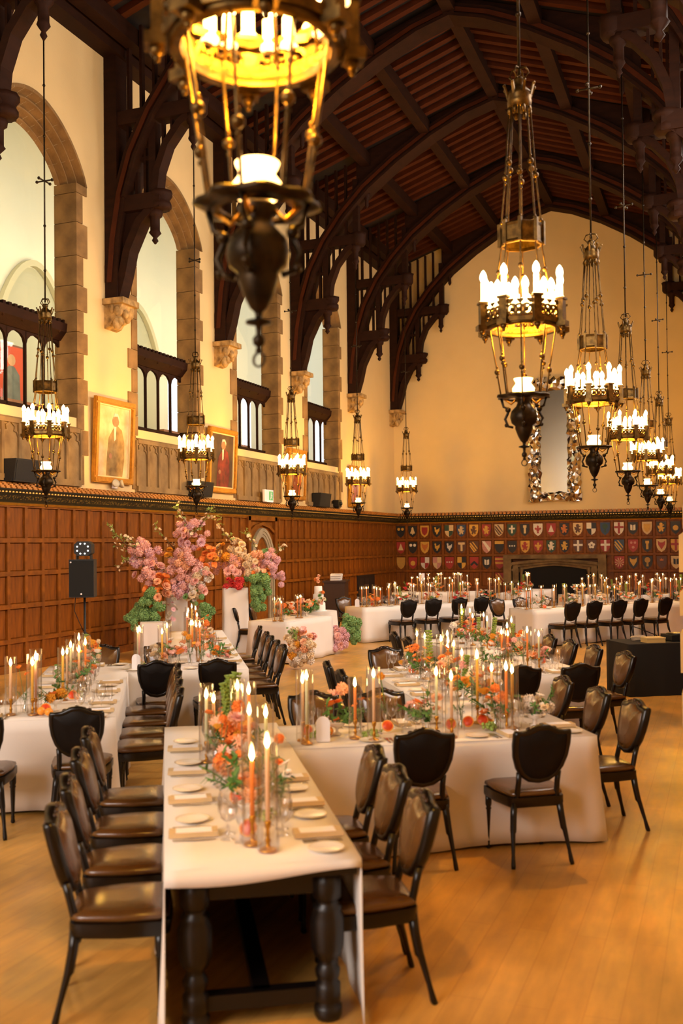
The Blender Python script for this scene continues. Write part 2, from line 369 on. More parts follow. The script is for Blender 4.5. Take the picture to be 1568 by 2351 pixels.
# ------------------------------------------------------------------ left windows
quoin_cache = {}
def quoin(y0, y1, h):
    k = (round(y0, 3), round(y1, 3), round(h, 3))
    if k not in quoin_cache:
        b = 0.012
        mb = MB(); mb.box(-0.5, 0.025, y0, y1, b/2, h-b/2); quoin_cache[k] = mb.mesh('stone_block', M['stone'])
    return quoin_cache[k]
SIDE = {1: 'far', -1: 'near'}
# one carved voussoir set shared by all windows
def voussoirs(n=6):
    inn = arch_pts(WH-0.17, WSP, WAP-0.2, 24); out = arch_pts(WH+0.22, WSP, WAP+0.30, 24)
    steps = [(0, -.46), (.1, -.38), (.15, -.38), (.19, -.46), (.28, -.36), (.34, -.24), (.4, -.24), (.44, -.36), (.54, -.22), (.6, -.1), (.66, -.1), (.7, -.22), (.8, -.08), (.86, .03), (1.0, .03)]
    res = []
    L = len(inn)-1; per = L//(2*n)
    for s in range(2*n):
        i0, i1 = s*per, (s+1)*per
        mb = MB(); rows = []
        for i in range(i0, i1+1):
            a = Vector(inn[i]); b = Vector(out[i]); row = []
            eps = 0.0012*(1 if i == i0 else (-1 if i == i1 else 0))
            for k, (t, x) in enumerate(steps):
                p = a.lerp(b, t); row.append((x, p.x+eps, p.y))
                if k == len(steps)-1: row.append((-0.1, p.x+eps, p.y))
            rows.append(row)
        vs = [p for r in rows for p in r]; w = len(rows[0]); fs = []
        for r in range(len(rows)-1):
            for c in range(w-1): fs.append((r*w+c, (r+1)*w+c, (r+1)*w+c+1, r*w+c+1))
        mb.add(vs, fs); res.append(mb.mesh('voussoir', M['stone']))
    return res
VOUS = voussoirs()
def light_frame():      # one pointed light of the lower screen
    mb = MB(); w = 0.27
    arc = [(-w, 1.16)] + [(x*w, 1.16+z) for x, z in [(-0.8, 0.14), (-0.5, 0.21), (0, 0.25), (0.5, 0.21), (0.8, 0.14)]] + [(w, 1.16)]
    for i in range(len(arc)-1): mb.prism([arc[i], arc[i+1], (arc[i+1][0], 1.48), (arc[i][0], 1.48)], 'x', -0.03, 0.03)
    return mb.mesh('light_head', M['timber'])
LIGHT_HEAD = light_frame()
PANE_LOW = MB().box(-0.004, 0.004, -0.265, 0.265, 0.0, 1.45).mesh('pane', M['pane'])
PANE_UP = MB().prism([(-1.27, 6.58), (1.27, 6.58), (1.27, WSP)] + list(reversed([(x, z) for x, z in arch_pts(1.27, WSP, WAP-0.18, 10)][1:-1])) + [(-1.27, WSP)], 'x', -0.004, 0.004).mesh('pane', M['pane'])
MULL = MB().box(-0.03, 0.03, -0.017, 0.017, 0, 1.48).mesh('mullion', M['timber'])
CREN = MB().box(-0.12, 0.16, -0.04, 0.04, 0, 0.085).mesh('crenel', M['timber'])
ROSE = MB().sphere((0, 0, 0), 0.05, 6, 4).mesh('rosette', M['timber'])
def stone_panel():      # trefoil-headed blind tracery compartment
    mb = MB(); w = 0.215
    mb.box(-0.02, 0.05, -w-0.03, -w+0.02, 0, 0.98); mb.box(-0.02, 0.05, w-0.02, w+0.03, 0, 0.98)
    arc = [(-w, 0.66), (-0.17, 0.76), (-0.1, 0.78), (-0.12, 0.86), (0, 0.94), (0.12, 0.86), (0.1, 0.78), (0.17, 0.76), (w, 0.66)]
    mb.band(arc, 0.035, 'x', -0.02, 0.035)
    mb.prism([(-w, 0.9), (-0.1, 0.88), (0, 0.96), (0.1, 0.88), (w, 0.9), (w, 1.0), (-w, 1.0)], 'x', -0.02, 0.02)
    return mb.mesh('tracery_panel', M['stone2'])
TRAC = stone_panel()
for wi in range(1, 6):
    cy = WIN_Y[wi]
    w = empty(f'window_{wi}', (XW, cy, 0)); w['kind'] = 'structure'
    w['label'] = f'tall pointed stone window with glazed screen, {ordinal(wi-1)} from the far wall'
    for s in (-1, 1):
        z = 3.42; k = 0; r2 = random.Random(wi*3+s)
        while z < WSP-0.05:
            h = min(r2.choice((0.42, 0.5, 0.58, 0.66)), WSP-z)
            out = (0.20 if k % 2 else 0.06) + 0.02*r2.random()
            lo = WH-0.14 if z > SILL-0.3 else WH-0.06
            y0, y1 = (lo, WH+out) if s > 0 else (-WH-out, -lo)
            link('stone_block', quoin(y0, y1, h), w, (0, 0, z)); z += h; k += 1
    for v in VOUS: link('voussoir', v, w)
    # sill, blind tracery and glazing
    MB().prism([(-0.5, SILL+0.14), (0.06, SILL-0.22), (0.06, SILL-0.30), (-0.5, SILL-0.30)], 'y', -WH+0.1, WH-0.1).build('sill', M['stone2'], w)
    MB().box(-0.4, 0.014, -WH+0.04, WH-0.04, 3.3, SILL-0.28).build('blind_wall', M['stone2'], w)
    for q in range(6): link('tracery_panel', TRAC, w, (0.005, -1.14+q*0.456, 3.5))
    MB().box(-0.02, 0.07, -WH+0.08, WH-0.08, 3.38, 3.5).build('plinth', M['stone2'], w)
    gx = -0.42
    MB().box(gx-0.03, gx+0.03, -1.3, 1.3, SILL+0.06, SILL+0.16).build('sill_rail', M['timber'], w)
    for q in range(5):
        ly = -1.08+q*0.54
        link('light_head', LIGHT_HEAD, w, (gx, ly, SILL+0.1)); link('pane', PANE_LOW, w, (gx, ly, SILL+0.1))
    for q in range(6): link('mullion', MULL, w, (gx, -1.35+q*0.54 if 0 < q < 5 else (-1.31 if q == 0 else 1.31), SILL+0.1))
    tr = MB().prism([(gx-0.06, SILL+1.54), (gx+0.06, SILL+1.54), (gx+0.20, SILL+1.7), (gx+0.22, SILL+1.86), (gx-0.1, SILL+1.86)], 'y', -1.36, 1.36).build('transom', M['timber'], w)
    for q in range(17): link('crenel', CREN, tr, (gx, -1.28+q*0.16, SILL+1.86))
    for q in range(5): link('rosette', ROSE, tr, (gx+0.16, -1.08+q*0.54, SILL+1.7))
    link('pane', PANE_UP, w, (gx-0.03, 0, 0))
# daylight windows of the right wall (stone surround and leaded panes)
for wi in range(1, 6):
    cy = WIN_Y[wi]
    w = empty(f'window_{wi+5}', (XR, cy, 0)); w['kind'] = 'structure'; w['label'] = f'tall daylight window of the right wall, {ordinal(wi-1)} from the far end'
    for s in (-1, 1): MB().box(0.0, 0.45, s*1.3-0.06, s*1.3+0.06, SILL, WSP).build('jamb', M['stone'], w)
    MB().box(-0.06, 0.45, -1.36, 1.36, SILL-0.12, SILL).build('sill', M['stone'], w)
    for q in (-0.44, 0.44): MB().box(0.2, 0.3, q-0.05, q+0.05, SILL, WAP-0.1).build('mullion', M['stone'], w)
    MB().band([(x, z) for x, z in arch_pts(1.3, WSP, WAP)], 0.12, 'x', 0.0, 0.45).build('arch', M['stone'], w)

# ------------------------------------------------------------------ wainscot, cornice
PITCH_P = 0.475
RAILS = [0.0, 0.55, 1.16, 1.74, 2.33, 2.97]
def panel_mesh(w, h):
    mb = MB(); b = 0.02
    mb.add([(0.0, -w/2, 0), (0.0, w/2, 0), (0.0, w/2, h), (0.0, -w/2, h), (0.012, -w/2+b, b), (0.012, w/2-b, b), (0.012, w/2-b, h-b), (0.012, -w/2+b, h-b)],
           [(4, 5, 6, 7), (0, 1, 5, 4), (1, 2, 6, 5), (2, 3, 7, 6), (3, 0, 4, 7)])
    return mb.mesh('panel', M['oak'])
PAN = [panel_mesh(PITCH_P-0.085, RAILS[i+1]-RAILS[i]-0.085) for i in range(5)]
STILE = MB().box(0, 0.05, -0.036, 0.036, 0, 2.97).mesh('stile', M['oak2'])
DOOR = (23.62, 25.42)
def wainscot(name, label, length, skip=None, skiprow=None):
    """runs along local Y from 0 to length, faces local +X"""
    w = empty(name); w['kind'] = 'structure'; w['label'] = label
    n = int(length/PITCH_P)
    MB().box(-0.02, 0.004, 0, length, 0, 3.0).build('backing', M['oak2'], w)
    for r in range(6):
        z = RAILS[r]; h0, h1 = (0, 0.14) if r == 0 else ((z-0.05, z+0.0) if r == 5 else (z-0.038, z+0.038))
        if skip:
            MB().box(0, 0.055, 0, skip[0], h0, h1).build('rail', M['oak2'], w); MB().box(0, 0.055, skip[1], length, h0, h1).build('rail', M['oak2'], w)
        else: MB().box(0, 0.055, 0, length, h0, h1).build('rail', M['oak2'], w)
    for c in range(n+1):
        y = c*PITCH_P
        if skip and skip[0]-0.02 < y < skip[1]+0.02: continue
        if not (skiprow and skiprow(c-0.5, 0)): link('stile', STILE, w, (0, y, 0))
        if c < n:
            yc = y+PITCH_P/2
            if skip and skip[0]-0.2 < yc < skip[1]+0.2: continue
            for r in range(5):
                if skiprow and skiprow(c, r): continue
                link('panel', PAN[r], w, (0.004, yc, RAILS[r]+(0.14 if r == 0 else 0.043)), scale=(1, 1, 0.83 if r == 0 else 1))
    return w
def cornice(name, label, length, pitch=0.145):
    c = empty(name); c['kind'] = 'structure'; c['label'] = label
    MB().prism([(0, 2.95), (0.07, 2.95), (0.09, 2.99), (0.06, 3.0), (0, 3.0)], 'y', 0, length).build('gilt_moulding', M['gold'], c)
    MB().prism([(0, 3.0), (0.06, 3.0), (0.17, 3.17), (0, 3.17)], 'y', 0, length).build('frieze', M['frieze'], c)
    mb = MB()
    for k in range(int(length/0.09)):
        y = 0.03+k*0.09; mb.box(0.17, 0.195, y, y+0.045, 3.165, 3.195)
    mb.build('bead_row', mat('bead_gold', '#E0B860', 0.4, metal=0.3), c, kind='stuff')
    MB().prism([(0, 3.17), (0.18, 3.17), (0.22, 3.22), (0.22, 3.235), (0, 3.235)], 'y', 0, length).build('moulding', M['black'], c)
    n = int(length/pitch)
    for k in range(min(n, 290)):
        link('cresting_tile', CREST_T, c, (0, (k+0.5)*pitch, 0))
    return c
def frieze_mat():
    m = bpy.data.materials.new('lettered_frieze'); m.use_nodes = True; nt = m.node_tree; b = nt.nodes['Principled BSDF']; b.inputs['Roughness'].default_value = 0.5
    tc = nt.nodes.new('ShaderNodeTexCoord'); mp = nt.nodes.new('ShaderNodeMapping'); mp.inputs['Scale'].default_value = (1, 1, 1.0); nt.links.new(tc.outputs['Object'], mp.inputs[0])
    n = nt.nodes.new('ShaderNodeTexNoise'); n.inputs['Scale'].default_value = 24; n.inputs['Detail'].default_value = 1; nt.links.new(mp.outputs[0], n.inputs['Vector'])
    sp = nt.nodes.new('ShaderNodeSeparateXYZ'); nt.links.new(tc.outputs['Object'], sp.inputs[0])
    a = nt.nodes.new('ShaderNodeMapRange'); a.inputs[1].default_value = 0.52; a.inputs[2].default_value = 0.58; nt.links.new(n.outputs[0], a.inputs[0])
    z1 = nt.nodes.new('ShaderNodeMath'); z1.operation = 'COMPARE'; z1.inputs[1].default_value = 3.085; z1.inputs[2].default_value = 0.035; nt.links.new(sp.outputs[2], z1.inputs[0])
    mu = nt.nodes.new('ShaderNodeMath'); mu.operation = 'MULTIPLY'; nt.links.new(a.outputs[0], mu.inputs[0]); nt.links.new(z1.outputs[0], mu.inputs[1])
    mx = nt.nodes.new('ShaderNodeMix'); mx.data_type = 'RGBA'; mx.inputs[6].default_value = lin('#181A0E'); mx.inputs[7].default_value = lin('#6E5A24'); nt.links.new(mu.outputs[0], mx.inputs[0]); nt.links.new(mx.outputs[2], b.inputs['Base Color'])
    return m
M['frieze'] = frieze_mat()
_c = MB()       # an S-curved roof-like cresting tile with a dark gap after it
for k in range(4):
    z0, z1 = 3.235+k*0.028, 3.235+(k+1)*0.028; s0 = 0.012*math.sin(k*1.6); x1 = 0.24-0.03*k
    _c.box(0.0, x1, -0.046+s0, 0.046+s0, z0, z1)
CREST_T = _c.mesh('cresting_tile', mat('cresting_oak', '#B9782C', 0.5, var=0.2, scale=20))
WY0 = 9.0
wl_ = wainscot('trim_1', 'oak panelling along the left wall below the inscribed cornice', YF-WY0, skip=(DOOR[0]-WY0, DOOR[1]-WY0)); wl_.location = (XW, WY0, 0)
cl_ = cornice('trim_2', 'gilded and lettered cornice with tile cresting on the left wall', YF-WY0); cl_.location = (XW, WY0, 0)
FIRE = (-7.5, -3.86)
wf_len = XR-XW
wf_ = wainscot('trim_3', 'oak panelling with painted shields across the far wall', wf_len, skiprow=lambda c, r: (9-0.2 <= c <= 16.2) and r <= 2)
wf_.location = (XW, YF, 0); wf_.rotation_euler = (0, 0, R(-90))       # local +Y -> +X, local +X -> -Y
cf_ = cornice('trim_4', 'gilded cornice with tile cresting above the shields', wf_len); cf_.location = (XW, YF, 0); cf_.rotation_euler = (0, 0, R(-90))
# right wall panelling, plain boards (daylight side)
pr = MB(); pr.box(-0.05, 0, BY, YF, 0, 3.1); pr.build('trim_5', M['oak2'], kind='structure', loc=(XR, 0, 0))

# ------------------------------------------------------------------ stone doorway in the left panelling
d = empty('door_1', (XW, (DOOR[0]+DOOR[1])/2, 0)); d['kind'] = 'structure'; d['label'] = 'pointed stone doorway set in an oak frame in the left panelling'
hw = (DOOR[1]-DOOR[0])/2
for s in (-1, 1): MB().box(0, 0.09, s*(hw-0.06)-0.08, s*(hw-0.06)+0.08, 0, 2.97).build('oak_post', M['oak2'], d)
MB().box(0, 0.09, -hw, hw, 2.86, 2.97).build('oak_lintel', M['oak2'], d)
MB().band([(-hw+0.05, 2.5), (-hw*0.5, 2.7), (0, 2.78), (hw*0.5, 2.7), (hw-0.05, 2.5)], 0.08, 'x', 0.0, 0.07).build('oak_arch', M['oak2'], d)
MB().box(-0.015, 0.0, -hw, hw, 0, 2.97).build('recess', mat('doorway_dark', '#1C150C', 0.9), d)
for k, (w0, x) in enumerate(((0.66, 0.06), (0.56, 0.04), (0.47, 0.02))):
    aa = [(-w0, 0), (-w0, 1.95)] + [(p, q) for p, q in arch_pts(w0, 1.95, 2.62-k*0.08, 8)][1:-1] + [(w0, 1.95), (w0, 0)]
    MB().band(aa, 0.085, 'x', 0.0, x+0.03).build('stone_moulding', mat('door_stone', '#A99A7C', 0.8, var=0.3, scale=6, bump=0.2), d)
# oak door standing shut in the corner of the left wall, beyond the fireplace tables
d2 = empty('door_2', (XW, 32.9, 0)); d2['kind'] = 'structure'; d2['label'] = 'dark doorway in the panelling near the far corner'
MB().box(0.0, 0.075, -0.85, 0.85, 0, 1.12).build('leaf', mat('corner_dark_oak', '#1A0F08', 0.6), d2)
for k in range(3): MB().box(0.075, 0.09, -0.75+k*0.52, -0.3+k*0.52, 0.12, 1.0).build('panel', mat('corner_dark_oak2', '#20130A', 0.6), d2)

# ------------------------------------------------------------------ fireplace
fp = empty('fireplace', ((FIRE[0]+FIRE[1])/2, YF-0.19, 0)); tag(fp, 'dark stone fireplace with flattened Tudor arch in the shield panelling', 'fireplace')
fst = mat('fireplace_stone', '#8A7046', 0.8, var=0.4, scale=3, bump=0.3, col2='#5C4828')
hw = (FIRE[1]-FIRE[0])/2
for s in (-1, 1):
    MB().box(s*(hw-0.14)-0.14, s*(hw-0.14)+0.14, -0.2, 0.1, 0, 1.68).build('jamb', fst, fp)
    MB().box(s*(hw-0.42)-0.1, s*(hw-0.42)+0.1, -0.1, 0.12, 0, 1.4).build('inner_jamb', fst, fp)
    MB().lathe([(0.07, 0), (0.07, 0.2), (0.05, 0.26), (0.05, 1.1), (0.08, 1.2), (0.08, 1.3)], 8, c=(s*(hw-0.62), 0.0, 0)).build('colonnette', fst, fp)
MB().box(-hw, hw, -0.22, 0.1, 1.6, 1.74).build('mantel', fst, fp)
for k in range(3):
    yy = -0.16+k*0.07; zz = -0.09*k; wv = hw-0.16-0.14*k
    MB().band([(-wv, 1.25+zz), (-wv+0.16, 1.43+zz), (-0.6, 1.53+zz), (0, 1.58+zz), (0.6, 1.53+zz), (wv-0.16, 1.43+zz), (wv, 1.25+zz)], 0.1, 'y', yy, 0.12).build('arch_moulding', fst, fp)
MB().box(-hw+0.3, hw-0.3, 0.03, 0.05, 0, 1.5).build('firebox', mat('soot', '#0B0906', 0.9), fp)
for k in range(5): MB().tube([(-0.7+k*0.3, -0.02, 0.1), (-0.5+k*0.3, -0.06, 0.22)], 0.05, 7).build('log', mat('charred_log', '#1E140C', 0.9), fp)

# ------------------------------------------------------------------ roof
RZ = lambda s: 14.78-0.344*s
ce = MB()
for s in (-1, 1):
    p = [(XC, YB-0.2, RZ(0)), (XC, YF+0.3, RZ(0)), (XC+s*6.3, YF+0.3, RZ(6.3)), (XC+s*6.3, YB-0.2, RZ(6.3))]
    ce.add(p if s > 0 else p[::-1], [(0, 1, 2, 3)])
ceiling = ce.build('ceiling', M['board'], kind='structure'); ceiling['label'] = 'low-pitched dark boarded timber roof with close rafters'
ang = math.atan(0.344); rl = 6.1/math.cos(ang)
RAFT = MB().box(0, rl, -0.085, 0.085, -0.14, 0.0).mesh('rafter', M['rafter'])
y = 7.0
while y < YF-0.1:
    if min(abs(y-t) for t in TRUSS_Y) > 0.26:
        link('rafter', RAFT, ceiling, (XC, y, RZ(0)-0.005), rot=(0, ang, 0)); link('rafter', RAFT, ceiling, (XC, y, RZ(0)-0.005), rot=(0, ang, math.pi))
    y += 0.471
for s, k in ((0, 1), (1.95, 1), (1.95, -1), (3.75, 1), (3.75, -1), (5.5, 1), (5.5, -1)):
    MB().box(-0.14, 0.14, 3.0, YF-0.02, -0.46, -0.12).build('purlin', M['timber'], ceiling, (XC+k*s, 0, RZ(s)))
for k in (-1, 1): MB().box(-0.2, 0.2, 0, YF, -0.45, -0.02).build('wall_plate', M['timber'], ceiling, (XC+k*5.92, 0, RZ(6.0)))

# ------------------------------------------------------------------ roof trusses
def truss():
    t = empty('roof_truss', (XC, 0, 0)); T = 0.2
    def P(d, sg): return sg*(6.1-d)
    arch_half = [(0.12, 7.6), (0.2, 8.5), (0.36, 9.4), (0.62, 10.2), (1.05, 11.0), (1.6, 11.72), (2.3, 12.42), (3.2, 13.08), (4.2, 13.68), (5.2, 14.14), (6.1, 14.40)]
    for sg in (-1, 1):
        MB().box(min(P(0.01, sg), P(0.3, sg)), max(P(0.01, sg), P(0.3, sg)), -T, T, 7.26, 12.55).build('wall_post', M['timber'], t)
        pts = [(P(d, sg), z) for d, z in arch_half]
        MB().band(pts, 0.30, 'y', -0.2, 0.2).build('arch_rib', M['timber'], t)
        for off in (-0.235, 0.205): MB().band([(x, z) for x, z in pts], 0.10, 'y', off, off+0.03).build('arch_moulding', M['rafter'], t)
        MB().band([(P(d+0.13, sg), z-0.1) for d, z in arch_half[2:]], 0.07, 'y', -0.27, 0.27).build('arch_moulding', M['timber'], t)
        # lower brace, hammer beam and pendant
        lb = [(0.24, 7.3), (0.38, 7.75), (0.5, 8.25), (0.78, 8.8), (1.1, 9.08)]
        MB().band([(P(d, sg), z) for d, z in lb], 0.17, 'y', -0.16, 0.16).build('brace', M['timber'], t)
        MB().prism([(P(0.3, sg), 8.4), (P(0.44, sg), 8.3), (P(0.7, sg), 8.85), (P(0.9, sg), 9.05), (P(0.3, sg), 9.05)], 'y', -0.05, 0.05).build('spandrel', M['timber'], t)
        MB().box(min(P(0, sg), P(1.3, sg)), max(P(0, sg), P(1.3, sg)), -0.19, 0.19, 9.02, 9.34).build('hammer_beam', M['timber'], t)
        h = MB(); h.lathe([(0.17, 9.0), (0.22, 9.06), (0.22, 9.14), (0.17, 9.2), (0.24, 9.3), (0.24, 9.38)], 8, c=(P(1.22, sg), 0, 0)); h.build('carved_boss', M['timber'], t)
        h = MB(); h.lathe([(0.015, 8.33), (0.07, 8.4), (0.04, 8.46), (0.13, 8.56), (0.1, 8.6), (0.1, 8.86), (0.15, 8.9), (0.17, 9.02)], 8, c=(P(1.08, sg), 0, 0)); h.build('pendant', M['timber'], t)
        MB().box(P(1.08, sg)-0.08, P(1.08, sg)+0.08, -0.1, 0.1, 9.3, 10.9).build('post', M['timber'], t)
        ub = [(1.14, 9.34), (1.2, 9.8), (1.4, 10.3), (1.72, 10.68), (2.05, 10.88)]
        MB().band([(P(d, sg), z) for d, z in ub], 0.15, 'y', -0.14, 0.14).build('brace', M['timber'], t)
        MB().box(min(P(0, sg), P(2.15, sg)), max(P(0, sg), P(2.15, sg)), -0.17, 0.17, 10.82, 11.1).build('hammer_beam', M['timber'], t)
        h = MB(); h.lathe([(0.16, 10.78), (0.21, 10.86), (0.21, 11.06), (0.24, 11.14)], 8, c=(P(2.08, sg), 0, 0)); h.build('carved_boss', M['timber'], t)
        h = MB(); h.lathe([(0.012, 10.1), (0.06, 10.18), (0.035, 10.24), (0.11, 10.34), (0.09, 10.4), (0.09, 10.62), (0.15, 10.7), (0.17, 10.82)], 8, c=(P(1.98, sg), 0, 0)); h.build('pendant', M['timber'], t)
        MB().box(P(2.02, sg)-0.08, P(2.02, sg)+0.08, -0.1, 0.1, 11.1, 12.7).build('post', M['timber'], t)
        h = MB(); h.lathe([(0.01, 11.84), (0.06, 11.92), (0.05, 12.1), (0.1, 12.2), (0.1, 12.3)], 8, c=(P(2.34, sg), 0, 0)); h.build('pendant', M['timber'], t)
        for dd in (0.48, 0.68, 0.88): MB().box(P(dd, sg)-0.028, P(dd, sg)+0.028, -0.06, 0.06, 9.34, 10.82).build('mullion', M['timber'], t)
        for dd in (0.5, 0.8, 1.1, 1.4, 1.7): MB().box(P(dd, sg)-0.03, P(dd, sg)+0.03, -0.06, 0.06, 11.1, RZ(6.1-dd)-0.1).build('mullion', M['timber'], t)
        for dd in (1.3, 1.5, 1.7): MB().box(P(dd, sg)-0.025, P(dd, sg)+0.025, -0.05, 0.05, 10.2+(dd-1.3)*1.1, 10.85).build('mullion', M['timber'], t)
        for zz in (10.1,): MB().box(min(P(0.3, sg), P(1.0, sg)), max(P(0.3, sg), P(1.0, sg)), -0.05, 0.05, zz-0.04, zz+0.04).build('tracery_rail', M['timber'], t)
        # dark boarded spandrel between arch and roof
        pl = [(2.05, 12.35), (2.6, 12.7), (3.4, 13.2), (4.2, 13.7), (5.2, 14.16), (6.1, 14.42), (6.1, RZ(0)-0.05), (4, RZ(2.1)-0.05), (2.05, RZ(4.05)-0.05)]
        for i in range(5):
            a, b = pl[i], pl[i+1]
            MB().prism([(P(a[0], sg), a[1]), (P(b[0], sg), b[1]), (P(b[0], sg), RZ(6.1-b[0])-0.02), (P(a[0], sg), RZ(6.1-a[0])-0.02)], 'y', -0.06, 0.06).build('tracery_infill', M['timber'], t)
    return t
def corbel_mesh():
    mb = MB(); r3 = random.Random(3)
    mb.box(0, 0.5, -0.3, 0.3, 7.14, 7.26); mb.prism([(0, 6.66), (0.12, 6.7), (0.34, 6.98), (0.42, 7.14), (0, 7.14)], 'y', -0.22, 0.22)
    for k in range(16): mb.sphere((0.1+0.3*r3.random(), -0.22+0.44*r3.random(), 6.74+0.36*r3.random()), 0.06+0.06*r3.random(), 7, 5, sc=(0.8, 1, 1.2))
    return mb.mesh('corbel', M['corbel'])
CORB = corbel_mesh()
tr0 = truss(); tnames = ['against the far wall', 'one bay out from the far wall', 'two bays out from the far wall', 'three bays out from the far wall', 'with its left post above the robed portrait', 'nearest the camera at the top left edge']
for k in range(6):
    t = tr0 if k == 0 else copy_tree(tr0)
    t.location = (XC, TRUSS_Y[k]-(0.12 if k == 0 else 0), 0)
    tag(t, 'dark carved hammer-beam roof truss ' + tnames[k], 'roof truss', 'hammer-beam roof trusses')
    for s in (-1, 1):
        c = link('stone_corbel', CORB, None, (XW if s < 0 else XR, TRUSS_Y[k]-(0.2 if k == 0 else 0), 0), rot=(0, 0, 0 if s < 0 else math.pi))
        if s < 0: tag(c, 'carved stone corbel on the left wall, ' + ordinal(k) + ' from the far wall', 'corbel', 'carved corbels')
        else: tag(c, 'carved stone corbel on the right wall, ' + ordinal(k) + ' from the far wall', 'corbel', 'carved corbels')

# ------------------------------------------------------------------ stone jamb at the right edge
jb = empty('stone_door_jamb', (-0.33, 9.2, 0)); tag(jb, 'pale stone door jamb of alternating long and short blocks at the right edge', 'door jamb')
zz = 0.0; k = 0; r4 = random.Random(5)
for h, w in ((0.42, 0.0), (0.14, 0.0), (0.36, 0.03), (0.12, 0.0), (0.4, 0.035), (0.1, 0.0), (0.26, 0.035), (0.12, 0.0), (0.38, 0.035), (0.22, 0.0)):
    mb = MB(); c = 0.03
    mb.prism([(-w, zz+0.004), (0.74, zz+0.004), (0.74, zz+h-0.004), (0.03, zz+h-0.004), (-w, zz+h-0.004-(0.05 if w else 0))], 'y', 0, 0.5)
    mb.build('stone_block', mat('jamb_stone', '#D9B878', 0.8, var=0.15, scale=4, bump=0.1), jb); zz += h
# ------------------------------------------------------------------ painted shields on the far panelling
HC = {'k': '#15130F', 'g': '#D9A53A', 'o': '#C9701E', 'r': '#A32A1C', 'w': '#E8DCC2', 'b': '#23405E', 'v': '#22442C', 'n': '#5A3418', 'c': '#DDBE84', 'p': '#C98A78', 'y': '#B98A34'}
HN = {'k': 'black', 'g': 'gold', 'o': 'orange', 'r': 'red', 'w': 'white', 'b': 'blue', 'v': 'dark green', 'n': 'brown', 'c': 'cream', 'p': 'pink', 'y': 'ochre'}
for kx, h in HC.items(): M['h_'+kx] = mat('heraldic_'+HN[kx].replace(' ', '_'), h, 0.5, var=0.2, scale=30)
def shield_poly(s=1.0):
    return [(x*s, z*s) for x, z in ((-0.135, 0.17), (0.135, 0.17), (0.135, 0.02), (0.12, -0.06), (0.085, -0.125), (0.0, -0.19), (-0.085, -0.125), (-0.12, -0.06), (-0.135, 0.02))]
SH_CACHE = {}
def sh_mesh(c):
    if c not in SH_CACHE: SH_CACHE[c] = MB().prism(list(reversed(shield_poly())), 'x', 0, 0.012).mesh('shield', M['h_'+c])
    return SH_CACHE[c]
LION = [(-.05, .11), (-.02, .14), (.03, .13), (.04, .1), (.02, .08), (.07, .09), (.08, .06), (.03, .05), (.04, .0), (.08, .01), (.09, -.02), (.05, -.04), (.06, -.1), (.02, -.11), (.0, -.06), (-.03, -.12), (-.07, -.1), (-.05, -.04), (-.08, -.02), (-.1, .05), (-.07, .06), (-.04, .03)]
BIRD = [(-.08, .1), (-.05, .12), (-.02, .1), (-.03, .04), (.04, .05), (.09, .1), (.08, .0), (.04, -.05), (.02, -.1), (-.02, -.1), (-.01, -.06), (-.06, -.02), (-.06, .06)]
FLEUR = [(0, .13), (.03, .08), (.02, .03), (.07, .06), (.1, .02), (.07, -.01), (.03, -.01), (.05, -.05), (.02, -.05), (.03, -.11), (-.03, -.11), (-.02, -.05), (-.05, -.05), (-.03, -.01), (-.07, -.01), (-.1, .02), (-.07, .06), (-.02, .03), (-.03, .08)]
BELL = [(0, .13), (.03, .1), (.04, .03), (.08, -.06), (.03, -.07), (0, -.11), (-.03, -.07), (-.08, -.06), (-.04, .03), (-.03, .1)]
def circ(x, z, r, n=10): return [(x+r*math.cos(2*math.pi*i/n), z+r*math.sin(2*math.pi*i/n)) for i in range(n)]
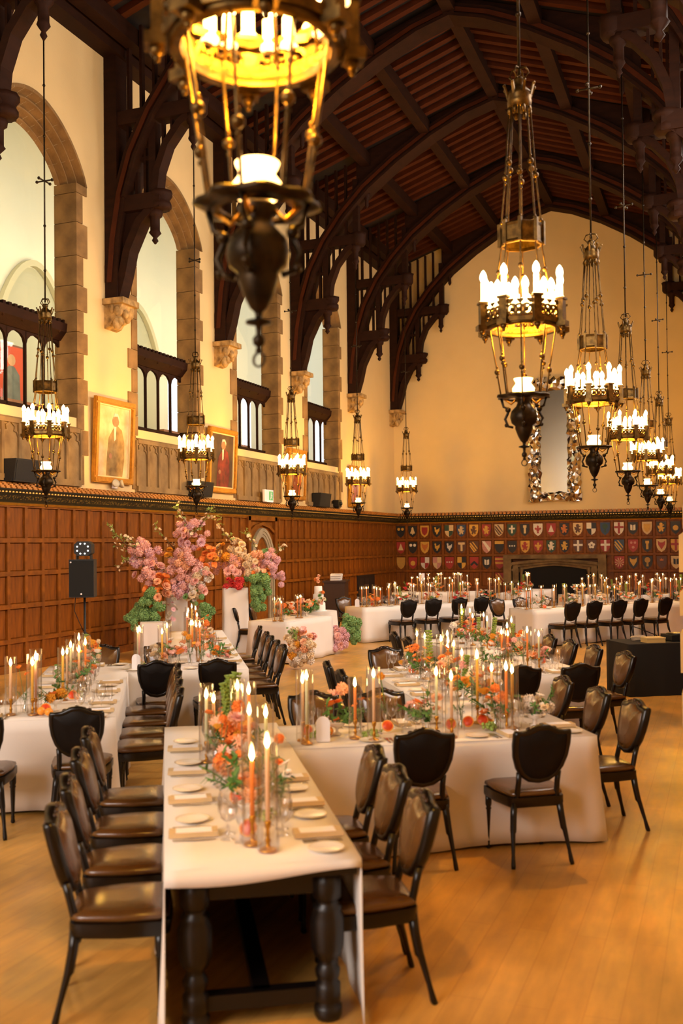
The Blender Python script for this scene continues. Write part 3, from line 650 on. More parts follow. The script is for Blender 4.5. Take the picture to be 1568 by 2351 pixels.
CH = {
 'rings': [circ(-.06, .07, .045), circ(.06, .07, .045)], 'bell': [BELL], 'lion': [LION], 'bird': [BIRD], 'fleur': [FLEUR],
 'cross': [[(-.03, .165), (.03, .165), (.03, -.15), (-.03, -.15)], [(-.13, .06), (.13, .06), (.13, .0), (-.13, .0)]],
 'smallcross': [[(-.025, .13), (.025, .13), (.025, -.1), (-.025, -.1)], [(-.09, .06), (.09, .06), (.09, .015), (-.09, .015)]],
 'quarter': [[(-.135, .17), (0, .17), (0, .0), (-.135, .0)], [(0, .0), (.12, .0), (.12, -.06), (.085, -.125), (0, -.18)]],
 'chev': [[(0, .06), (.12, -.05), (.085, -.1), (0, -.02), (-.085, -.1), (-.12, -.05)]],
 'bend': [[(-.135, .17), (-.06, .17), (.12, -.05), (.09, -.12), (.06, -.13)]],
 'bends': [[(-.13, .1), (-.1, .13), (.08, -.1), (.05, -.13)], [(-.13, .02), (-.12, .06), (.03, -.14), (0, -.16)], [(-.06, .15), (-.02, .15), (.11, -.03), (.1, -.07)]],
 'fess': [[(-.133, .05), (.133, .05), (.133, -.02), (-.133, -.02)]], 'bars': [[(-.133, .13), (.133, .13), (.133, .08), (-.133, .08)], [(-.13, .02), (.13, .02), (.12, -.04), (-.12, -.04)]],
 'dots': [circ(-.07, .02, .022, 8), circ(0, .02, .022, 8), circ(.07, .02, .022, 8)], 'three': [circ(-.05, .08, .035), circ(.05, .08, .035), circ(0, -.05, .04)],
 'chief': [[(-.135, .17), (.135, .17), (.135, .08), (-.135, .08)]], 'tri': [[(0, .13), (.08, -.08), (-.08, -.08)]],
 'tee': [[(-.1, .14), (.1, .14), (.1, .08), (.03, .07), (.03, -.12), (-.03, -.12), (-.03, .07), (-.1, .08)]],
 'inner': [[(x*.68, z*.68) for x, z in reversed(shield_poly())]], 'roundel': [circ(0, -.01, .075, 14)], 'rose': [circ(0.06*math.cos(a), .02+.06*math.sin(a), .04, 8) for a in (0.3, 1.55, 2.8, 4.1, 5.3)],
 'rays': [[(0, 0), (.13*math.cos(a-.1), .13*math.sin(a-.1)), (.13*math.cos(a+.1), .13*math.sin(a+.1))] for a in [k*math.pi/5 for k in range(10)]],
 'book': [[(-.07, .1), (-.01, .08), (-.01, -.07), (-.07, -.05)], [(.01, .08), (.07, .1), (.07, -.05), (.01, -.07)]],
 'fox': [[(-.1, .13), (-.04, .08), (.04, .08), (.1, .13), (.09, .02), (0, -.12), (-.09, .02)]], 'tower': [[(-.05, .13), (.05, .13), (.05, .06), (.03, .05), (.03, -.11), (-.03, -.11), (-.03, .05), (-.05, .06)]],
 'tree': [circ(0, .06, .08, 10), [(-.02, .0), (.02, .0), (.03, -.12), (-.03, -.12)]], 'crown': [[(-.05, .1), (-.025, .07), (0, .11), (.025, .07), (.05, .1), (.045, .04), (-.045, .04)]], 'plain': [],
}
CH_CACHE = {}
def ch_mesh(kind, c):
    if (kind, c) not in CH_CACHE:
        mb = MB()
        for i, poly in enumerate(CH[kind]):
            if sum(poly[j][0]*poly[(j+1) % len(poly)][1]-poly[(j+1) % len(poly)][0]*poly[j][1] for j in range(len(poly))) > 0: poly = poly[::-1]
            mb.prism(poly, 'x', 0.012, 0.017+0.001*i)
        CH_CACHE[(kind, c)] = mb.mesh('charge', M['h_'+c])
    return CH_CACHE[(kind, c)]
WORD = dict(rings='two roundels', bell='a bell shape', lion='a beast', bird='a bird', fleur='a fleur-de-lis', cross='a cross', smallcross='a small cross', quarter='quarters', chev='a chevron', bend='a diagonal band', bends='diagonal bars', fess='a bar',
            bars='two bars', dots='three dots', three='three discs', chief='a top band', tri='a tent shape', tee='a T shape', inner='an inner shield', roundel='a disc', rose='a rose', rays='sun rays', book='an open book', fox='a fox mask', tower='a tower', tree='a tree', crown='a crown', plain='no device')
ROWS = [
 'k:rings:g k:bell:c g:inner:r k:bird:g c:quarter:v b:lion:c g:lion:n r:lion:g c:bends:n v:smallcross:w k:tower:c w:fleur:r r:tri:w k:lion:o c:lion:n k:quarter:w b:tree:v w:cross:r k:book:w c:inner:g k:lion:g k:roundel:g',
 'r:tri:c k:rings:w g:fox:o k:bird:g k:bird:w n:tee:c n:bends:g p:bend:w k:chief:g k:dots:w g:lion:r r:fleur:g v:lion:w k:lion:g n:cross:w n:rose:w r:cross:w b:bends:g r:three:p k:tower:g c:fox:r g:cross:r',
 'y:plain:g r:roundel:g w:quarter:r c:quarter:p r:dots:w k:quarter:g r:chev:k k:book:w r:bars:g - - - - - - - - r:rays:c k:fox:g k:tree:y n:crown:o c:book:k']
for r, row in enumerate(ROWS):
    z = [2.66, 2.045, 1.46][r]
    for c, it in enumerate(row.split()):
        if it == '-': continue
        f, kind, cc = it.split(':')
        y = (c+0.5)*PITCH_P
        s = link('heraldic_shield', sh_mesh(f), wf_, (0.018, y, z), scale=(1, 1.25, 1.25)); s['label'] = f'{HN[f]} painted shield with {HN[cc]} {WORD[kind]}'.replace('  ', ' ') if kind != 'plain' else 'plain ochre painted shield'
        if kind != 'plain': link('charge', ch_mesh(kind, cc), s)
s = link('heraldic_shield', sh_mesh('r'), wf_, (0.018, 8.5*PITCH_P, 0.88), scale=(1, 1.25, 1.25)); s['label'] = 'red painted shield with gold diagonal bars left of the fireplace'; link('charge', ch_mesh('bends', 'g'), s)

# ------------------------------------------------------------------ mirror with crumpled silver frame
mr = empty('crumpled_mirror', (-5.64, YF-0.04, 3.66)); tag(mr, 'tall mirror in a crumpled silver foil frame on the far wall', 'mirror')
MB().box(-0.75, 0.75, -0.07, 0.038, 0.1, 4.3).build('backing', M['matblack'], mr)
MB().box(-0.5, 0.48, -0.1, -0.07, 0.3, 4.05).build('mirror_pane', mat('mirror', '#8E8674', 0.22, metal=1.0, bump=0.05, bscale=3), mr)
def crumple(x0, x1, z0, z1, seed, nx, nz):
    r5 = random.Random(seed); mb = MB(); vs = []
    for j in range(nz+1):
        for i in range(nx+1):
            e = 0 if 0 < i < nx and 0 < j < nz else 1
            vs.append((x0+(x1-x0)*i/nx+r5.uniform(-.03, .03), -0.06-(r5.uniform(0.02, 0.22) if not e else r5.uniform(0.0, 0.08)), z0+(z1-z0)*j/nz+r5.uniform(-.04, .04)))
    fs = []
    for j in range(nz):
        for i in range(nx):
            a = j*(nx+1)+i
            fs += [(a, a+1, a+nx+2), (a, a+nx+2, a+nx+1)] if (i+j) % 2 else [(a, a+1, a+nx+1), (a+1, a+nx+2, a+nx+1)]
    return mb.add(vs, fs)
foil = mat('silver_foil', '#E8E4DC', 0.14, metal=1.0)
crumple(-0.94, -0.47, 0, 4.45, 1, 5, 34).build('frame_side', foil, mr); crumple(0.45, 0.93, 0, 4.4, 2, 5, 34).build('frame_side', foil, mr)
crumple(-0.9, 0.9, 0, 0.34, 3, 14, 4).build('frame_bottom', foil, mr); crumple(-0.6, 0.62, 4.0, 4.5, 4, 10, 4).build('frame_top', foil, mr)

# ------------------------------------------------------------------ portraits on the left wall
def portrait(y0, y1, z0, z1, bgc, suit, label, seed, face='#B07A52'):
    t = empty('framed_portrait', (XW+0.02, (y0+y1)/2, z0)); tag(t, label, 'painting', 'gilt framed portraits on the left wall')
    t.rotation_euler = (0, R(2.5), 0)
    w = (y1-y0)/2; h = z1-z0; b = 0.12
    for a in ((-w, w, 0, b), (-w, w, h-b, h), (-w, -w+b, b, h-b), (w-b, w, b, h-b)):
        mb = MB(); mb.box(0, 0.07, *a); mb.box(0.07, 0.09, a[0]+0.02, a[1]-0.02, a[2]+0.02, a[3]-0.02); mb.build('frame_rail', M['giltwood'], t)
    for a in ((-w+b, w-b, b, b+0.03), (-w+b, w-b, h-b-0.03, h-b), (-w+b, -w+b+0.03, b, h-b), (w-b-0.03, w-b, b, h-b)): MB().box(0, 0.045, *a).build('slip', mat('frame_slip', '#E0C890', 0.6), t)
    cv = MB().box(0.0, 0.02, -w+b, w-b, b, h-b).build('canvas', mat('canvas_%d' % seed, bgc[0], 0.7, var=0.5, scale=3, col2=bgc[1]), t)
    def P(poly, m, dx): MB().prism(poly[::-1], 'x', 0.02, 0.02+dx).build('painted_shape', m, cv)
    sm = mat('painted_suit_%d' % seed, suit[0], 0.7, var=0.5, scale=5, col2=suit[1]); fm = mat('painted_face_%d' % seed, face, 0.7, var=0.3, scale=9)
    k = w/0.7; q = h/1.7
    P([(x*k+0.05*k, z*q) for x, z in ((-.28, .14), (.3, .14), (.36, .5), (.34, .85), (.24, 1.1), (.08, 1.18), (-.06, 1.12), (-.22, .92), (-.26, .6))], sm, 0.004)
    P([(x*k+0.06*k, z*q+1.27*q) for x, z in circ(0, 0, 0.12, 12)], fm, 0.006)
    P([(x*k+0.06*k, z*q) for x, z in ((-.1, 1.3), (-.06, 1.42), (.06, 1.43), (.13, 1.34), (.12, 1.26), (.06, 1.37), (-.06, 1.36))], mat('painted_hair', '#CFC4AE', 0.7), 0.008)
    P([(x*k+0.02*k, z*q) for x, z in ((-.02, 1.15), (.06, 1.16), (.05, .9), (.0, .86))], mat('painted_shirt', '#D8C8B0', 0.7), 0.008)
    P([(x*k-0.1*k, z*q+0.55*q) for x, z in circ(0, 0, 0.06, 8)], fm, 0.008)
    return t
portrait(16.72, 18.12, 3.5, 5.22, ('#E6CFA0', '#BF9A60'), ('#A98A50', '#6E5428'), 'gilt framed portrait of a robed figure against a pale drape', 1)
portrait(21.42, 22.90, 3.52, 5.12, ('#5E4528', '#3A2A16'), ('#8A2A1A', '#4A1A10'), 'gilt framed dark portrait of a standing figure in a red gown', 2, '#A87850')
portrait(26.15, 27.45, 3.52, 5.0, ('#D6B478', '#A5763C'), ('#A8521E', '#7A3A16'), 'gilt framed portrait behind the third left chandelier from the front', 3)
portrait(31.25, 32.3, 3.45, 4.85, ('#C9A49A', '#8C7EA0'), ('#9A86A8', '#B86A4A'), 'gilt framed pastel portrait nearest the far wall', 4)
# painting with red ground hanging in the gallery, seen through the first screen
gp = empty('gallery_painting', at(22, 868, X=GX+0.06)); tag(gp, 'small red painting of a seated figure seen through the nearest left window', 'painting')
MB().box(-0.05, 0.05, -0.6, 0.6, -0.85, 0.85).build('frame', mat('thin_frame', '#6E3A1E', 0.5), gp); MB().box(0.05, 0.06, -0.55, 0.55, -0.8, 0.8).build('canvas', mat('red_canvas', '#C8481E', 0.7), gp)
MB().prism([(-.35, -.78), (.35, -.78), (.3, .1), (.1, .3), (-.1, .3), (-.3, .1)][::-1], 'x', 0.06, 0.065).build('painted_shape', mat('painted_grey', '#6E7468', 0.7, var=0.4, scale=6), gp)
MB().prism(circ(0, .45, .15)[::-1], 'x', 0.06, 0.066).build('painted_shape', mat('painted_face_9', '#C09060', 0.7), gp)

# ------------------------------------------------------------------ things on the cornice ledge
LED = 3.36
def ledge_speaker(y, label, wx=0.5, h=0.34):
    t = empty('monitor_speaker', (XW+0.16, y, LED)); tag(t, label, 'speaker', 'black speakers on the cornice ledge')
    MB().prism([(-0.12, 0), (0.1, 0), (0.16, h), (-0.12, h)], 'y', -wx/2, wx/2).build('cabinet', M['matblack'], t)
    MB().prism([(0.102, 0.03), (0.112, 0.03), (0.166, h-0.03), (0.155, h-0.03)], 'y', -wx/2+0.03, wx/2-0.03).build('grille', mat('grille', '#191817', 0.8, bump=0.3, bscale=200), t)
    MB().box(-0.1, 0.08, -wx/2-0.02, -wx/2, 0, 0.06).build('bracket', M['matblack'], t)
ledge_speaker(14.45, 'black wedge speaker on the ledge at the left edge', 0.7, 0.4)
ledge_speaker(20.9, 'black wedge speaker on the ledge behind the second left chandelier', 0.8, 0.36)
ledge_speaker(28.55, 'black wedge speaker on the ledge between the third and fourth left chandeliers', 0.9, 0.42)
t = empty('camera_box', (XW+0.16, 29.9, LED)); tag(t, 'small black box on the ledge right of the wedge speaker', 'box'); MB().box(-0.1, 0.1, -0.14, 0.14, 0.05, 0.26).build('housing', M['matblack'], t); MB().box(-0.06, 0.06, -0.05, 0.05, 0, 0.05).build('foot', M['matblack'], t); MB().lathe([(0.06, 0), (0.05, 0.06)], 10).build('lens', M['black'], t, (0.1, 0, 0.15)).rotation_euler = (0, R(90), 0)
t = empty('exit_sign', (XW+0.22, 24.55, LED)); tag(t, 'small green and white running-man exit sign on the ledge', 'exit sign')
MB().box(-0.03, 0.03, -0.28, 0.28, 0.02, 0.34).build('case', M['white'], t)
MB().box(0.03, 0.034, 0.0, 0.24, 0.06, 0.30).build('green_panel', mat('exit_green', '#2E9A52', 0.5, emit=('#2E9A52', 0.6)), t)
pg = MB(); pg.prism(circ(0.12, 0.25, 0.026)[::-1], 'x', 0.034, 0.037); pg.prism([(.09, .22), (.15, .22), (.14, .15), (.1, .15)][::-1], 'x', 0.034, 0.037); pg.prism([(.1, .16), (.13, .16), (.09, .08), (.06, .08)][::-1], 'x', 0.034, 0.037); pg.prism([(.12, .16), (.14, .16), (.19, .1), (.17, .08)][::-1], 'x', 0.034, 0.037); pg.prism([(.13, .21), (.15, .2), (.2, .17), (.2, .19)][::-1], 'x', 0.034, 0.037)
pg.build('running_figure', M['white'], t); MB().box(-0.06, 0.06, -0.2, 0.2, 0, 0.02).build('foot', M['white'], t)
t = empty('twin_spotlight', (XW+0.06, 17.5, 3.44)); tag(t, 'white twin emergency spotlight below the robed portrait', 'spotlight')
MB().box(-0.04, 0.02, -0.06, 0.06, -0.04, 0.06).build('bracket', M['white'], t)
for s in (-1, 1):
    o = MB().lathe([(0.03, -0.06), (0.075, 0.0), (0.085, 0.05), (0.075, 0.06)], 14).build('spot_head', mat('spot_white', '#CFC2A2', 0.4), t, (0.06, s*0.1, 0.05)); o.rotation_euler = (0, R(75), R(25*s))

# ------------------------------------------------------------------ chandeliers
def chandelier():
    t = empty('chandelier')
    MB().tube([(0, 0, 6.0), (0, 0, 10.15)], 0.012, 6).build('rod', M['darkbronze'], t)
    k = MB()
    for z in (6.5, 7.2, 8.6, 9.4): k.sphere((0, 0, z), 0.024, 7, 5)
    k.build('rod_knob', M['darkbronze'], t)
    k = MB(); k.tube([(-0.14, 0, 7.9), (0.14, 0, 7.9)], 0.012); k.tube([(0, -0.14, 7.9), (0, 0.14, 7.9)], 0.012)
    for s in (-1, 1): k.sphere((0.14*s, 0, 7.9), 0.025, 7, 5); k.sphere((0, 0.14*s, 7.9), 0.025, 7, 5)
    k.build('rod_cross', M['darkbronze'], t)
    k = MB()
    for a in (0, math.pi/2):
        pts = [(math.cos(a)*x, math.sin(a)*x, z) for x, z in ((0.0, 6.06), (0.06, 6.05), (0.085, 6.0), (0.05, 5.965), (0, 5.98))]
        k.tube(pts, 0.009, 5); k.tube([(-p[0], -p[1], p[2]) for p in pts], 0.009, 5)
    k.build('scroll', M['bronze'], t)
    k = MB(); k.lathe([(0.03, 5.98), (0.05, 5.95), (0.035, 5.92), (0.07, 5.88), (0.098, 5.85), (0.104, 5.82), (0.096, 5.8), (0.1, 5.78), (0.092, 5.72), (0.06, 5.72)], 16)
    for i in range(8):
        a = 2*math.pi*i/8; c, s = math.cos(a), math.sin(a)
        k.bar((0.1*c, 0.1*s, 5.82), (0.125*c, 0.125*s, 5.9), 0.022, 0.012); k.sphere((0.128*c, 0.128*s, 5.905), 0.014, 6, 4)
        k.sphere((0.085*c, 0.085*s, 5.7), 0.022, 6, 4, sc=(1, 1, 1.6))
    k.build('crown', M['bronze'], t)
    for i in range(8):
        a = 2*math.pi*(i+0.5)/8; c, s = math.cos(a), math.sin(a); P = lambda r, z: (r*c, r*s, z)
        zb = 5.26 if i % 2 else 5.17
        k = MB(); k.tube([P(0.086, 5.72), P(0.122, zb), P(0.16, 4.78), P(0.165, 4.58), P(0.25, 4.0)], 0.0075, 5)
        k.sphere(P(0.122, zb), 0.026, 8, 6); k.sphere(P(0.122, zb-0.05), 0.012, 6, 4); k.sphere(P(0.122, zb+0.045), 0.012, 6, 4)
        k.sphere(P(0.16, 4.8), 0.016, 6, 4); k.sphere(P(0.185, 4.4), 0.022, 7, 5)
        k.build('upper_chain', M['bronze'], t)
        k = MB(); zb = 3.67 if i % 2 else 3.585
        rr = 0.265-(3.95-zb)*0.155
        k.tube([P(0.265, 3.95), P(rr, zb), P(0.178, 3.38)], 0.007, 5); k.sphere(P(rr, zb), 0.024, 8, 6); k.sphere(P(rr, zb+0.04), 0.011, 6, 4); k.sphere(P(rr, zb-0.04), 0.011, 6, 4)
        k.build('lower_chain', M['bronze'], t)
    # small upper band
    k = MB(); k.lathe([(0.172, 4.77), (0.178, 4.76), (0.170, 4.74), (0.170, 4.63), (0.178, 4.61), (0.172, 4.6), (0.15, 4.6), (0.158, 4.63), (0.158, 4.75), (0.172, 4.77)], 8, smooth=False, cap=False, a0=math.pi/8); k.build('upper_band', M['bronze'], t)
    for i in range(8):
        a = 2*math.pi*i/8+math.pi/8; k = MB(); k.bar((0.174*math.cos(a), 0.174*math.sin(a), 4.6), (0.174*math.cos(a), 0.174*math.sin(a), 4.79), 0.028); k.build('band_post', M['bronze'], t)
    # main ring: pierced band between two hoops, eight posts with bosses
    Rr = 0.325
    for z0, z1, w in ((4.075, 4.105, 0.03), (3.935, 3.97, 0.035)):
        k = MB(); k.lathe([(Rr-w, z0), (Rr+0.012, z0), (Rr+0.012, z1), (Rr-w, z1), (Rr-w, z0)], 8, smooth=False, cap=False, a0=0); k.build('hoop', M['bronze'], t)
    k = MB(); k.lathe([(0.262, 3.915), (0.30, 3.915), (0.30, 3.95), (0.262, 3.95), (0.262, 3.915)], 32, cap=False); k.build('inner_hoop', M['bronze'], t)
    k = MB(); k.lathe([(0.268, 3.94), (0.275, 4.0)], 32, cap=False)
    k.build('gallery_lining', M['ornate'], t)
    for i in range(8):
        a0, a1 = 2*math.pi*i/8, 2*math.pi*(i+1)/8
        A = Vector((Rr*math.cos(a0), Rr*math.sin(a0), 0)); B = Vector((Rr*math.cos(a1), Rr*math.sin(a1), 0))
        k = MB()
        for q in range(3):      # scrollwork roundels
            c = A.lerp(B, (q+0.75)/4.5+0.08); tdir = (B-A).normalized()
            for w in range(9):
                b0 = 2*math.pi*w/9; b1 = 2*math.pi*(w+1)/9; rr = 0.042
                k.bar(c+tdir*rr*math.cos(b0)+Vector((0, 0, 4.022+rr*math.sin(b0))), c+tdir*rr*math.cos(b1)+Vector((0, 0, 4.022+rr*math.sin(b1))), 0.014, 0.014)
            k.sphere((c.x, c.y, 4.022), 0.02, 6, 4); k.bar(c+tdir*0.04+Vector((0, 0, 4.06)), c-tdir*0.04+Vector((0, 0, 3.985)), 0.012)
        k.build('pierced_panel', M['bronze'], t)
        c, s = math.cos(a0), math.sin(a0)
        k = MB(); k.bar((0.335*c, 0.335*s, 3.93), (0.335*c, 0.335*s, 4.115), 0.062, 0.05, upv=(c, s, 0)); k.bar((0.335*c, 0.335*s, 4.115), (0.335*c, 0.335*s, 4.13), 0.085, 0.07, upv=(c, s, 0))
        k.bar((0.345*c, 0.345*s, 3.905), (0.345*c, 0.345*s, 3.945), 0.08, 0.075, upv=(c, s, 0)); k.sphere((0.34*c, 0.34*s, 3.895), 0.026, 7, 5); k.sphere((0.34*c, 0.34*s, 3.866), 0.014, 6, 4)
        k.build('ring_post', M['bronze'], t)
    for i in range(24):
        tall = i % 3 == 0; a = 2*math.pi*i/24; r = 0.325 if tall else 0.295; z0 = 4.13 if tall else 4.07; h = 0.16 if tall else 0.11
        b = link('candle_tube', CAN_T if tall else CAN_S, t, (r*math.cos(a), r*math.sin(a), z0)); link('bulb', BULB, b, (0, 0, h))
    # lower oil-lamp bowl
    k = MB()
    prof = []
    n = 48; vs = []; fs = []
    for ri, zz in ((0.13, 3.375), (0.205, 3.39), (0.21, 3.372), (0.135, 3.355)):
        for i in range(n):
            a = 2*math.pi*i/n; r = ri*(1+(0.07*math.cos(8*a) if ri > 0.18 else 0)); vs.append((r*math.cos(a), r*math.sin(a), zz))
    for q in range(4):
        for i in range(n): fs.append((q*n+i, q*n+(i+1) % n, ((q+1) % 4)*n+(i+1) % n, ((q+1) % 4)*n+i))
    k.add(vs, fs, 0, True); k.build('lobed_rim', M['darkbronze'], t)
    for i in range(4):
        a = math.pi/2*i+0.4; c, s = math.cos(a), math.sin(a); P = lambda r, z: (r*c, r*s, z)
        k = MB(); k.tube([P(0.18, 3.37), P(0.16, 3.3), P(0.115, 3.28), P(0.13, 3.24), P(0.15, 3.2), P(0.125, 3.14), P(0.085, 3.13)], 0.011, 6); k.sphere(P(0.125, 3.275), 0.024, 7, 5); k.sphere(P(0.14, 3.15), 0.018, 6, 4); k.build('scroll_arm', M['darkbronze'], t)
        k = MB(); k.tube([P(0.055, 3.36), P(0.1, 3.32), P(0.155, 3.365)], 0.009, 5); k.build('rim_stay', M['brass'], t)
    k = MB(); k.lathe([(0.04, 3.4), (0.07, 3.37), (0.05, 3.33), (0.062, 3.3), (0.1, 3.26), (0.112, 3.21), (0.1, 3.165), (0.07, 3.14), (0.072, 3.12), (0.05, 3.06), (0.03, 3.02), (0.014, 3.005), (0.012, 2.985), (0.045, 2.975), (0.046, 2.968), (0.012, 2.96), (0.01, 2.93), (0.022, 2.915), (0.02, 2.895), (0.008, 2.885), (0.014, 2.872), (0.0, 2.86)], 20); k.build('lamp_body', M['darkbronze'], t)
    k = MB()
    for w in range(12):
        b0, b1 = 2*math.pi*w/12, 2*math.pi*(w+1)/12
        k.bar((0.025*math.cos(b0), 0, 2.842+0.025*math.sin(b0)), (0.025*math.cos(b1), 0, 2.842+0.025*math.sin(b1)), 0.007)
    k.build('ring_pull', M['darkbronze'], t)
    k = MB(); k.lathe([(0.055, 3.395), (0.088, 3.415), (0.09, 3.445), (0.068, 3.475), (0.06, 3.49), (0.074, 3.515), (0.078, 3.525), (0.07, 3.525), (0.054, 3.49), (0.06, 3.47), (0.08, 3.44), (0.05, 3.4)], 20, cap=False); k.build('glass_shade', M['shade'], t)
    return t
M['ornate'] = mat('ornate_gilt', '#A5762A', 0.4, metal=0.7, var=0.8, scale=45, bump=0.8, bscale=50, col2='#2A1B08')
CAN_T = MB().lathe([(0.034, 0), (0.034, 0.01), (0.024, 0.02), (0.023, 0.16), (0.012, 0.165)], 10).mesh('candle_tube', M['tubelit']); CAN_S = MB().lathe([(0.034, 0), (0.034, 0.01), (0.024, 0.02), (0.023, 0.11), (0.012, 0.115)], 10).mesh('candle_tube', M['tubelit'])
BULB = MB().lathe([(0.014, 0), (0.026, 0.02), (0.031, 0.042), (0.025, 0.07), (0.01, 0.095), (0.0, 0.105)], 8).mesh('bulb', M['bulb'])
def lamp_light(parent_name, loc, w, col, r):
    d = bpy.data.lights.new(parent_name, 'POINT'); d.energy = w; d.color = col; d.shadow_soft_size = r
    o = bpy.data.objects.new(parent_name, d); COL.objects.link(o); o.location = loc
    return o
ch0 = chandelier(); first = True
for side, X in (('left', -9.77), ('right', -1.49)):
    ks = [1, 2, 3, 4, 5] if side == 'left' else [1, 2, 3, 4, 5, 6, 7]
    for j, k in enumerate(ks):
        c = ch0 if first else copy_tree(ch0); first = False
        cyk = TRUSS_Y[k]-(0.22 if k == 7 else 0); c.location = (X, cyk, 0); c.rotation_euler = (0, 0, rnd.uniform(-0.3, 0.3))
        if side == 'right': lab = ['farthest of the right row, beside the fireplace wall', 'second farthest of the right row', 'third farthest of the right row', 'fourth farthest of the right row', 'overlapping the silver mirror, second clear one of the right row', 'large and bright in front of the far gable, right row', 'largest and blurred, cut off at the top of the picture'][j]
        else: lab = ['farthest of the left row, near the far corner', 'in front of the pastel portrait, left row', 'in front of the third gilt portrait, left row', 'beside the red-gown portrait, left row', 'leftmost, in front of the nearest stone window'][j]
        tag(c, 'bronze ring chandelier, ' + lab, 'chandelier', 'bronze chandeliers in two rows')
        lamp_light('chandelier_lamp', (X, cyk, 4.25), LAMP_W, LAMP_COL, 0.03)
        lamp_light('bowl_lamp', (X, cyk, 3.47), LAMP_W*0.12, LAMP_COL, 0.03)
# ------------------------------------------------------------------ chairs
def chair():
    t = empty('shield_back_chair')
    half = [(0, .968), (.045, .965), (.09, .945), (.13, .928), (.18, .922), (.222, .925), (.232, .905), (.234, .82), (.222, .73), (.192, .645), (.145, .58), (.085, .54), (0, .525)]
    half = [(x*0.9, 0.55+(z-0.525)*0.944) for x, z in half]
    out = half + [(-x, z) for x, z in reversed(half[1:-1])]
    Y = lambda z: -0.205-(z-0.45)*0.24
    def ring(s, off, zc=0.75): return [(x*s, Y(zc+(z-zc)*s)+off, zc+(z-zc)*s) for x, z in out]
    def loft(rings, mi=0, cap0=True, cap1=True, smooth=True):
        mb = MB(); n = len(rings[0]); vs = [p for r in rings for p in r]; fs = []
        for k in range(len(rings)-1):
            for i in range(n): fs.append((k*n+i, k*n+(i+1) % n, (k+1)*n+(i+1) % n, (k+1)*n+i))
        mb.add(vs, fs, mi, smooth)
        if cap0: mb.add(rings[0], [tuple(range(n))], mi)
        if cap1: mb.add(rings[-1], [tuple(reversed(range(n)))], mi)
        return mb
    loft([ring(0.80, 0.028), ring(0.86, 0.034), ring(0.95, 0.03), ring(1.0, 0.012), ring(1.0, -0.012), ring(0.95, -0.03), ring(0.86, -0.03), ring(0.82, -0.024)], cap0=False, cap1=False).build('back_frame', M['chairwood'], t)
    loft([ring(0.30, 0.062), ring(0.6, 0.056), ring(0.8, 0.04), ring(0.86, 0.02)]).build('back_cushion', M['leather'], t)
    loft([ring(0.88, -0.015), ring(0.84, -0.026), ring(0.4, -0.034)]).build('back_panel', M['chairback'], t)
    k = MB(); 
    for x in (-0.09, -0.05, 0, 0.05, 0.09): k.sphere((x, Y(0.955)+0.026, 0.958-abs(x)*0.25), 0.02, 7, 5, sc=(1.2, 0.6, 0.7))
    k.build('carved_crest', M['crest'], t)
    for s in (-1, 1):
        k = MB(); k.tube([(s*0.15, -0.2, 0.40), (s*0.146, -0.21, 0.47), (s*0.142, Y(0.56)+0.0, 0.56), (s*0.145, Y(0.63), 0.63)], [0.024, 0.02, 0.02, 0.02], 8); k.build('back_stile', M['chairwood'], t)
    # seat
    def rr(w0, w1, d, z): # rounded trapezoid: wide at front
        return [(-w1+.03, d, z), (0, d+.012, z), (w1-.03, d, z), (w1, d-.04, z), (w1-.005, 0, z), (w0+.01, -d+.06, z), (w0, -d+.02, z), (w0-.03, -d, z), (-w0+.03, -d, z), (-w0, -d+.02, z), (-w0-.01, -d+.06, z), (-w1+.005, 0, z), (-w1, d-.04, z)]
    loft([rr(.17, .215, .205, .452), rr(.19, .235, .225, .47), rr(.185, .23, .22, .488), rr(.15, .19, .18, .503), rr(.06, .08, .08, .508)][::-1]).build('seat_cushion', M['leather'], t)
    loft([rr(.185, .232, .222, .385), rr(.195, .24, .232, .40), rr(.195, .24, .232, .455)][::-1]).build('seat_frame', M['chairwood'], t)
    fl = [(0.012, 0), (0.018, 0.012), (0.014, 0.04), (0.016, 0.05), (0.013, 0.06), (0.021, 0.28), (0.026, 0.29), (0.021, 0.3), (0.027, 0.32), (0.027, 0.40)]
    for s in (-1, 1):
        MB().lathe(fl, 9).build('leg', M['chairwood'], t, (s*0.205, 0.185, 0))
        k = MB(); k.tube([(s*0.215, -0.30, 0), (s*0.212, -0.292, 0.02), (s*0.205, -0.275, 0.09), (s*0.19, -0.24, 0.22), (s*0.185, -0.232, 0.235), (s*0.175, -0.215, 0.33), (s*0.165, -0.205, 0.42)], [0.014, 0.017, 0.013, 0.018, 0.023, 0.024, 0.026], 8); k.build('leg', M['chairwood'], t)
    return t
ch_proto = chair(); _used = [False]
def place_chair(pos, rz, label, group):
    c = ch_proto if not _used[0] else copy_tree(ch_proto); _used[0] = True
    c.location = (pos[0], pos[1], 0); c.rotation_euler = (0, 0, rz)
    return tag(c, label, 'chair', group)
CH_POS = []      # (table key, place position on table, facing)
def chairs_uv(lst, face, side, group, table):
    """face in degrees within the table frame: 0 = towards +v"""
    for i, (u, v) in enumerate(lst):
        a = TA + R(face) + R(rnd.uniform(-3, 3))
        n = len(lst)
        lab = f'leather shield-back chair {side}' + (f', {ordinal(i)} from the camera' if n > 1 else '')
        p = uv(u, v); place_chair(p, a, lab, group)
        dirv = Vector((-math.sin(a), math.cos(a), 0))
        CH_POS.append((table, p, a))
chairs_uv([(-.22, 4.98), (-.22, 5.64), (-.22, 6.34), (-.22, 7.06)], -90, 'left of the foreground table', 'chairs at the foreground table', 'A')
chairs_uv([(.95, 4.86), (.95, 5.44), (.95, 6.02)], 90, 'right of the foreground table', 'chairs at the foreground table', 'A')
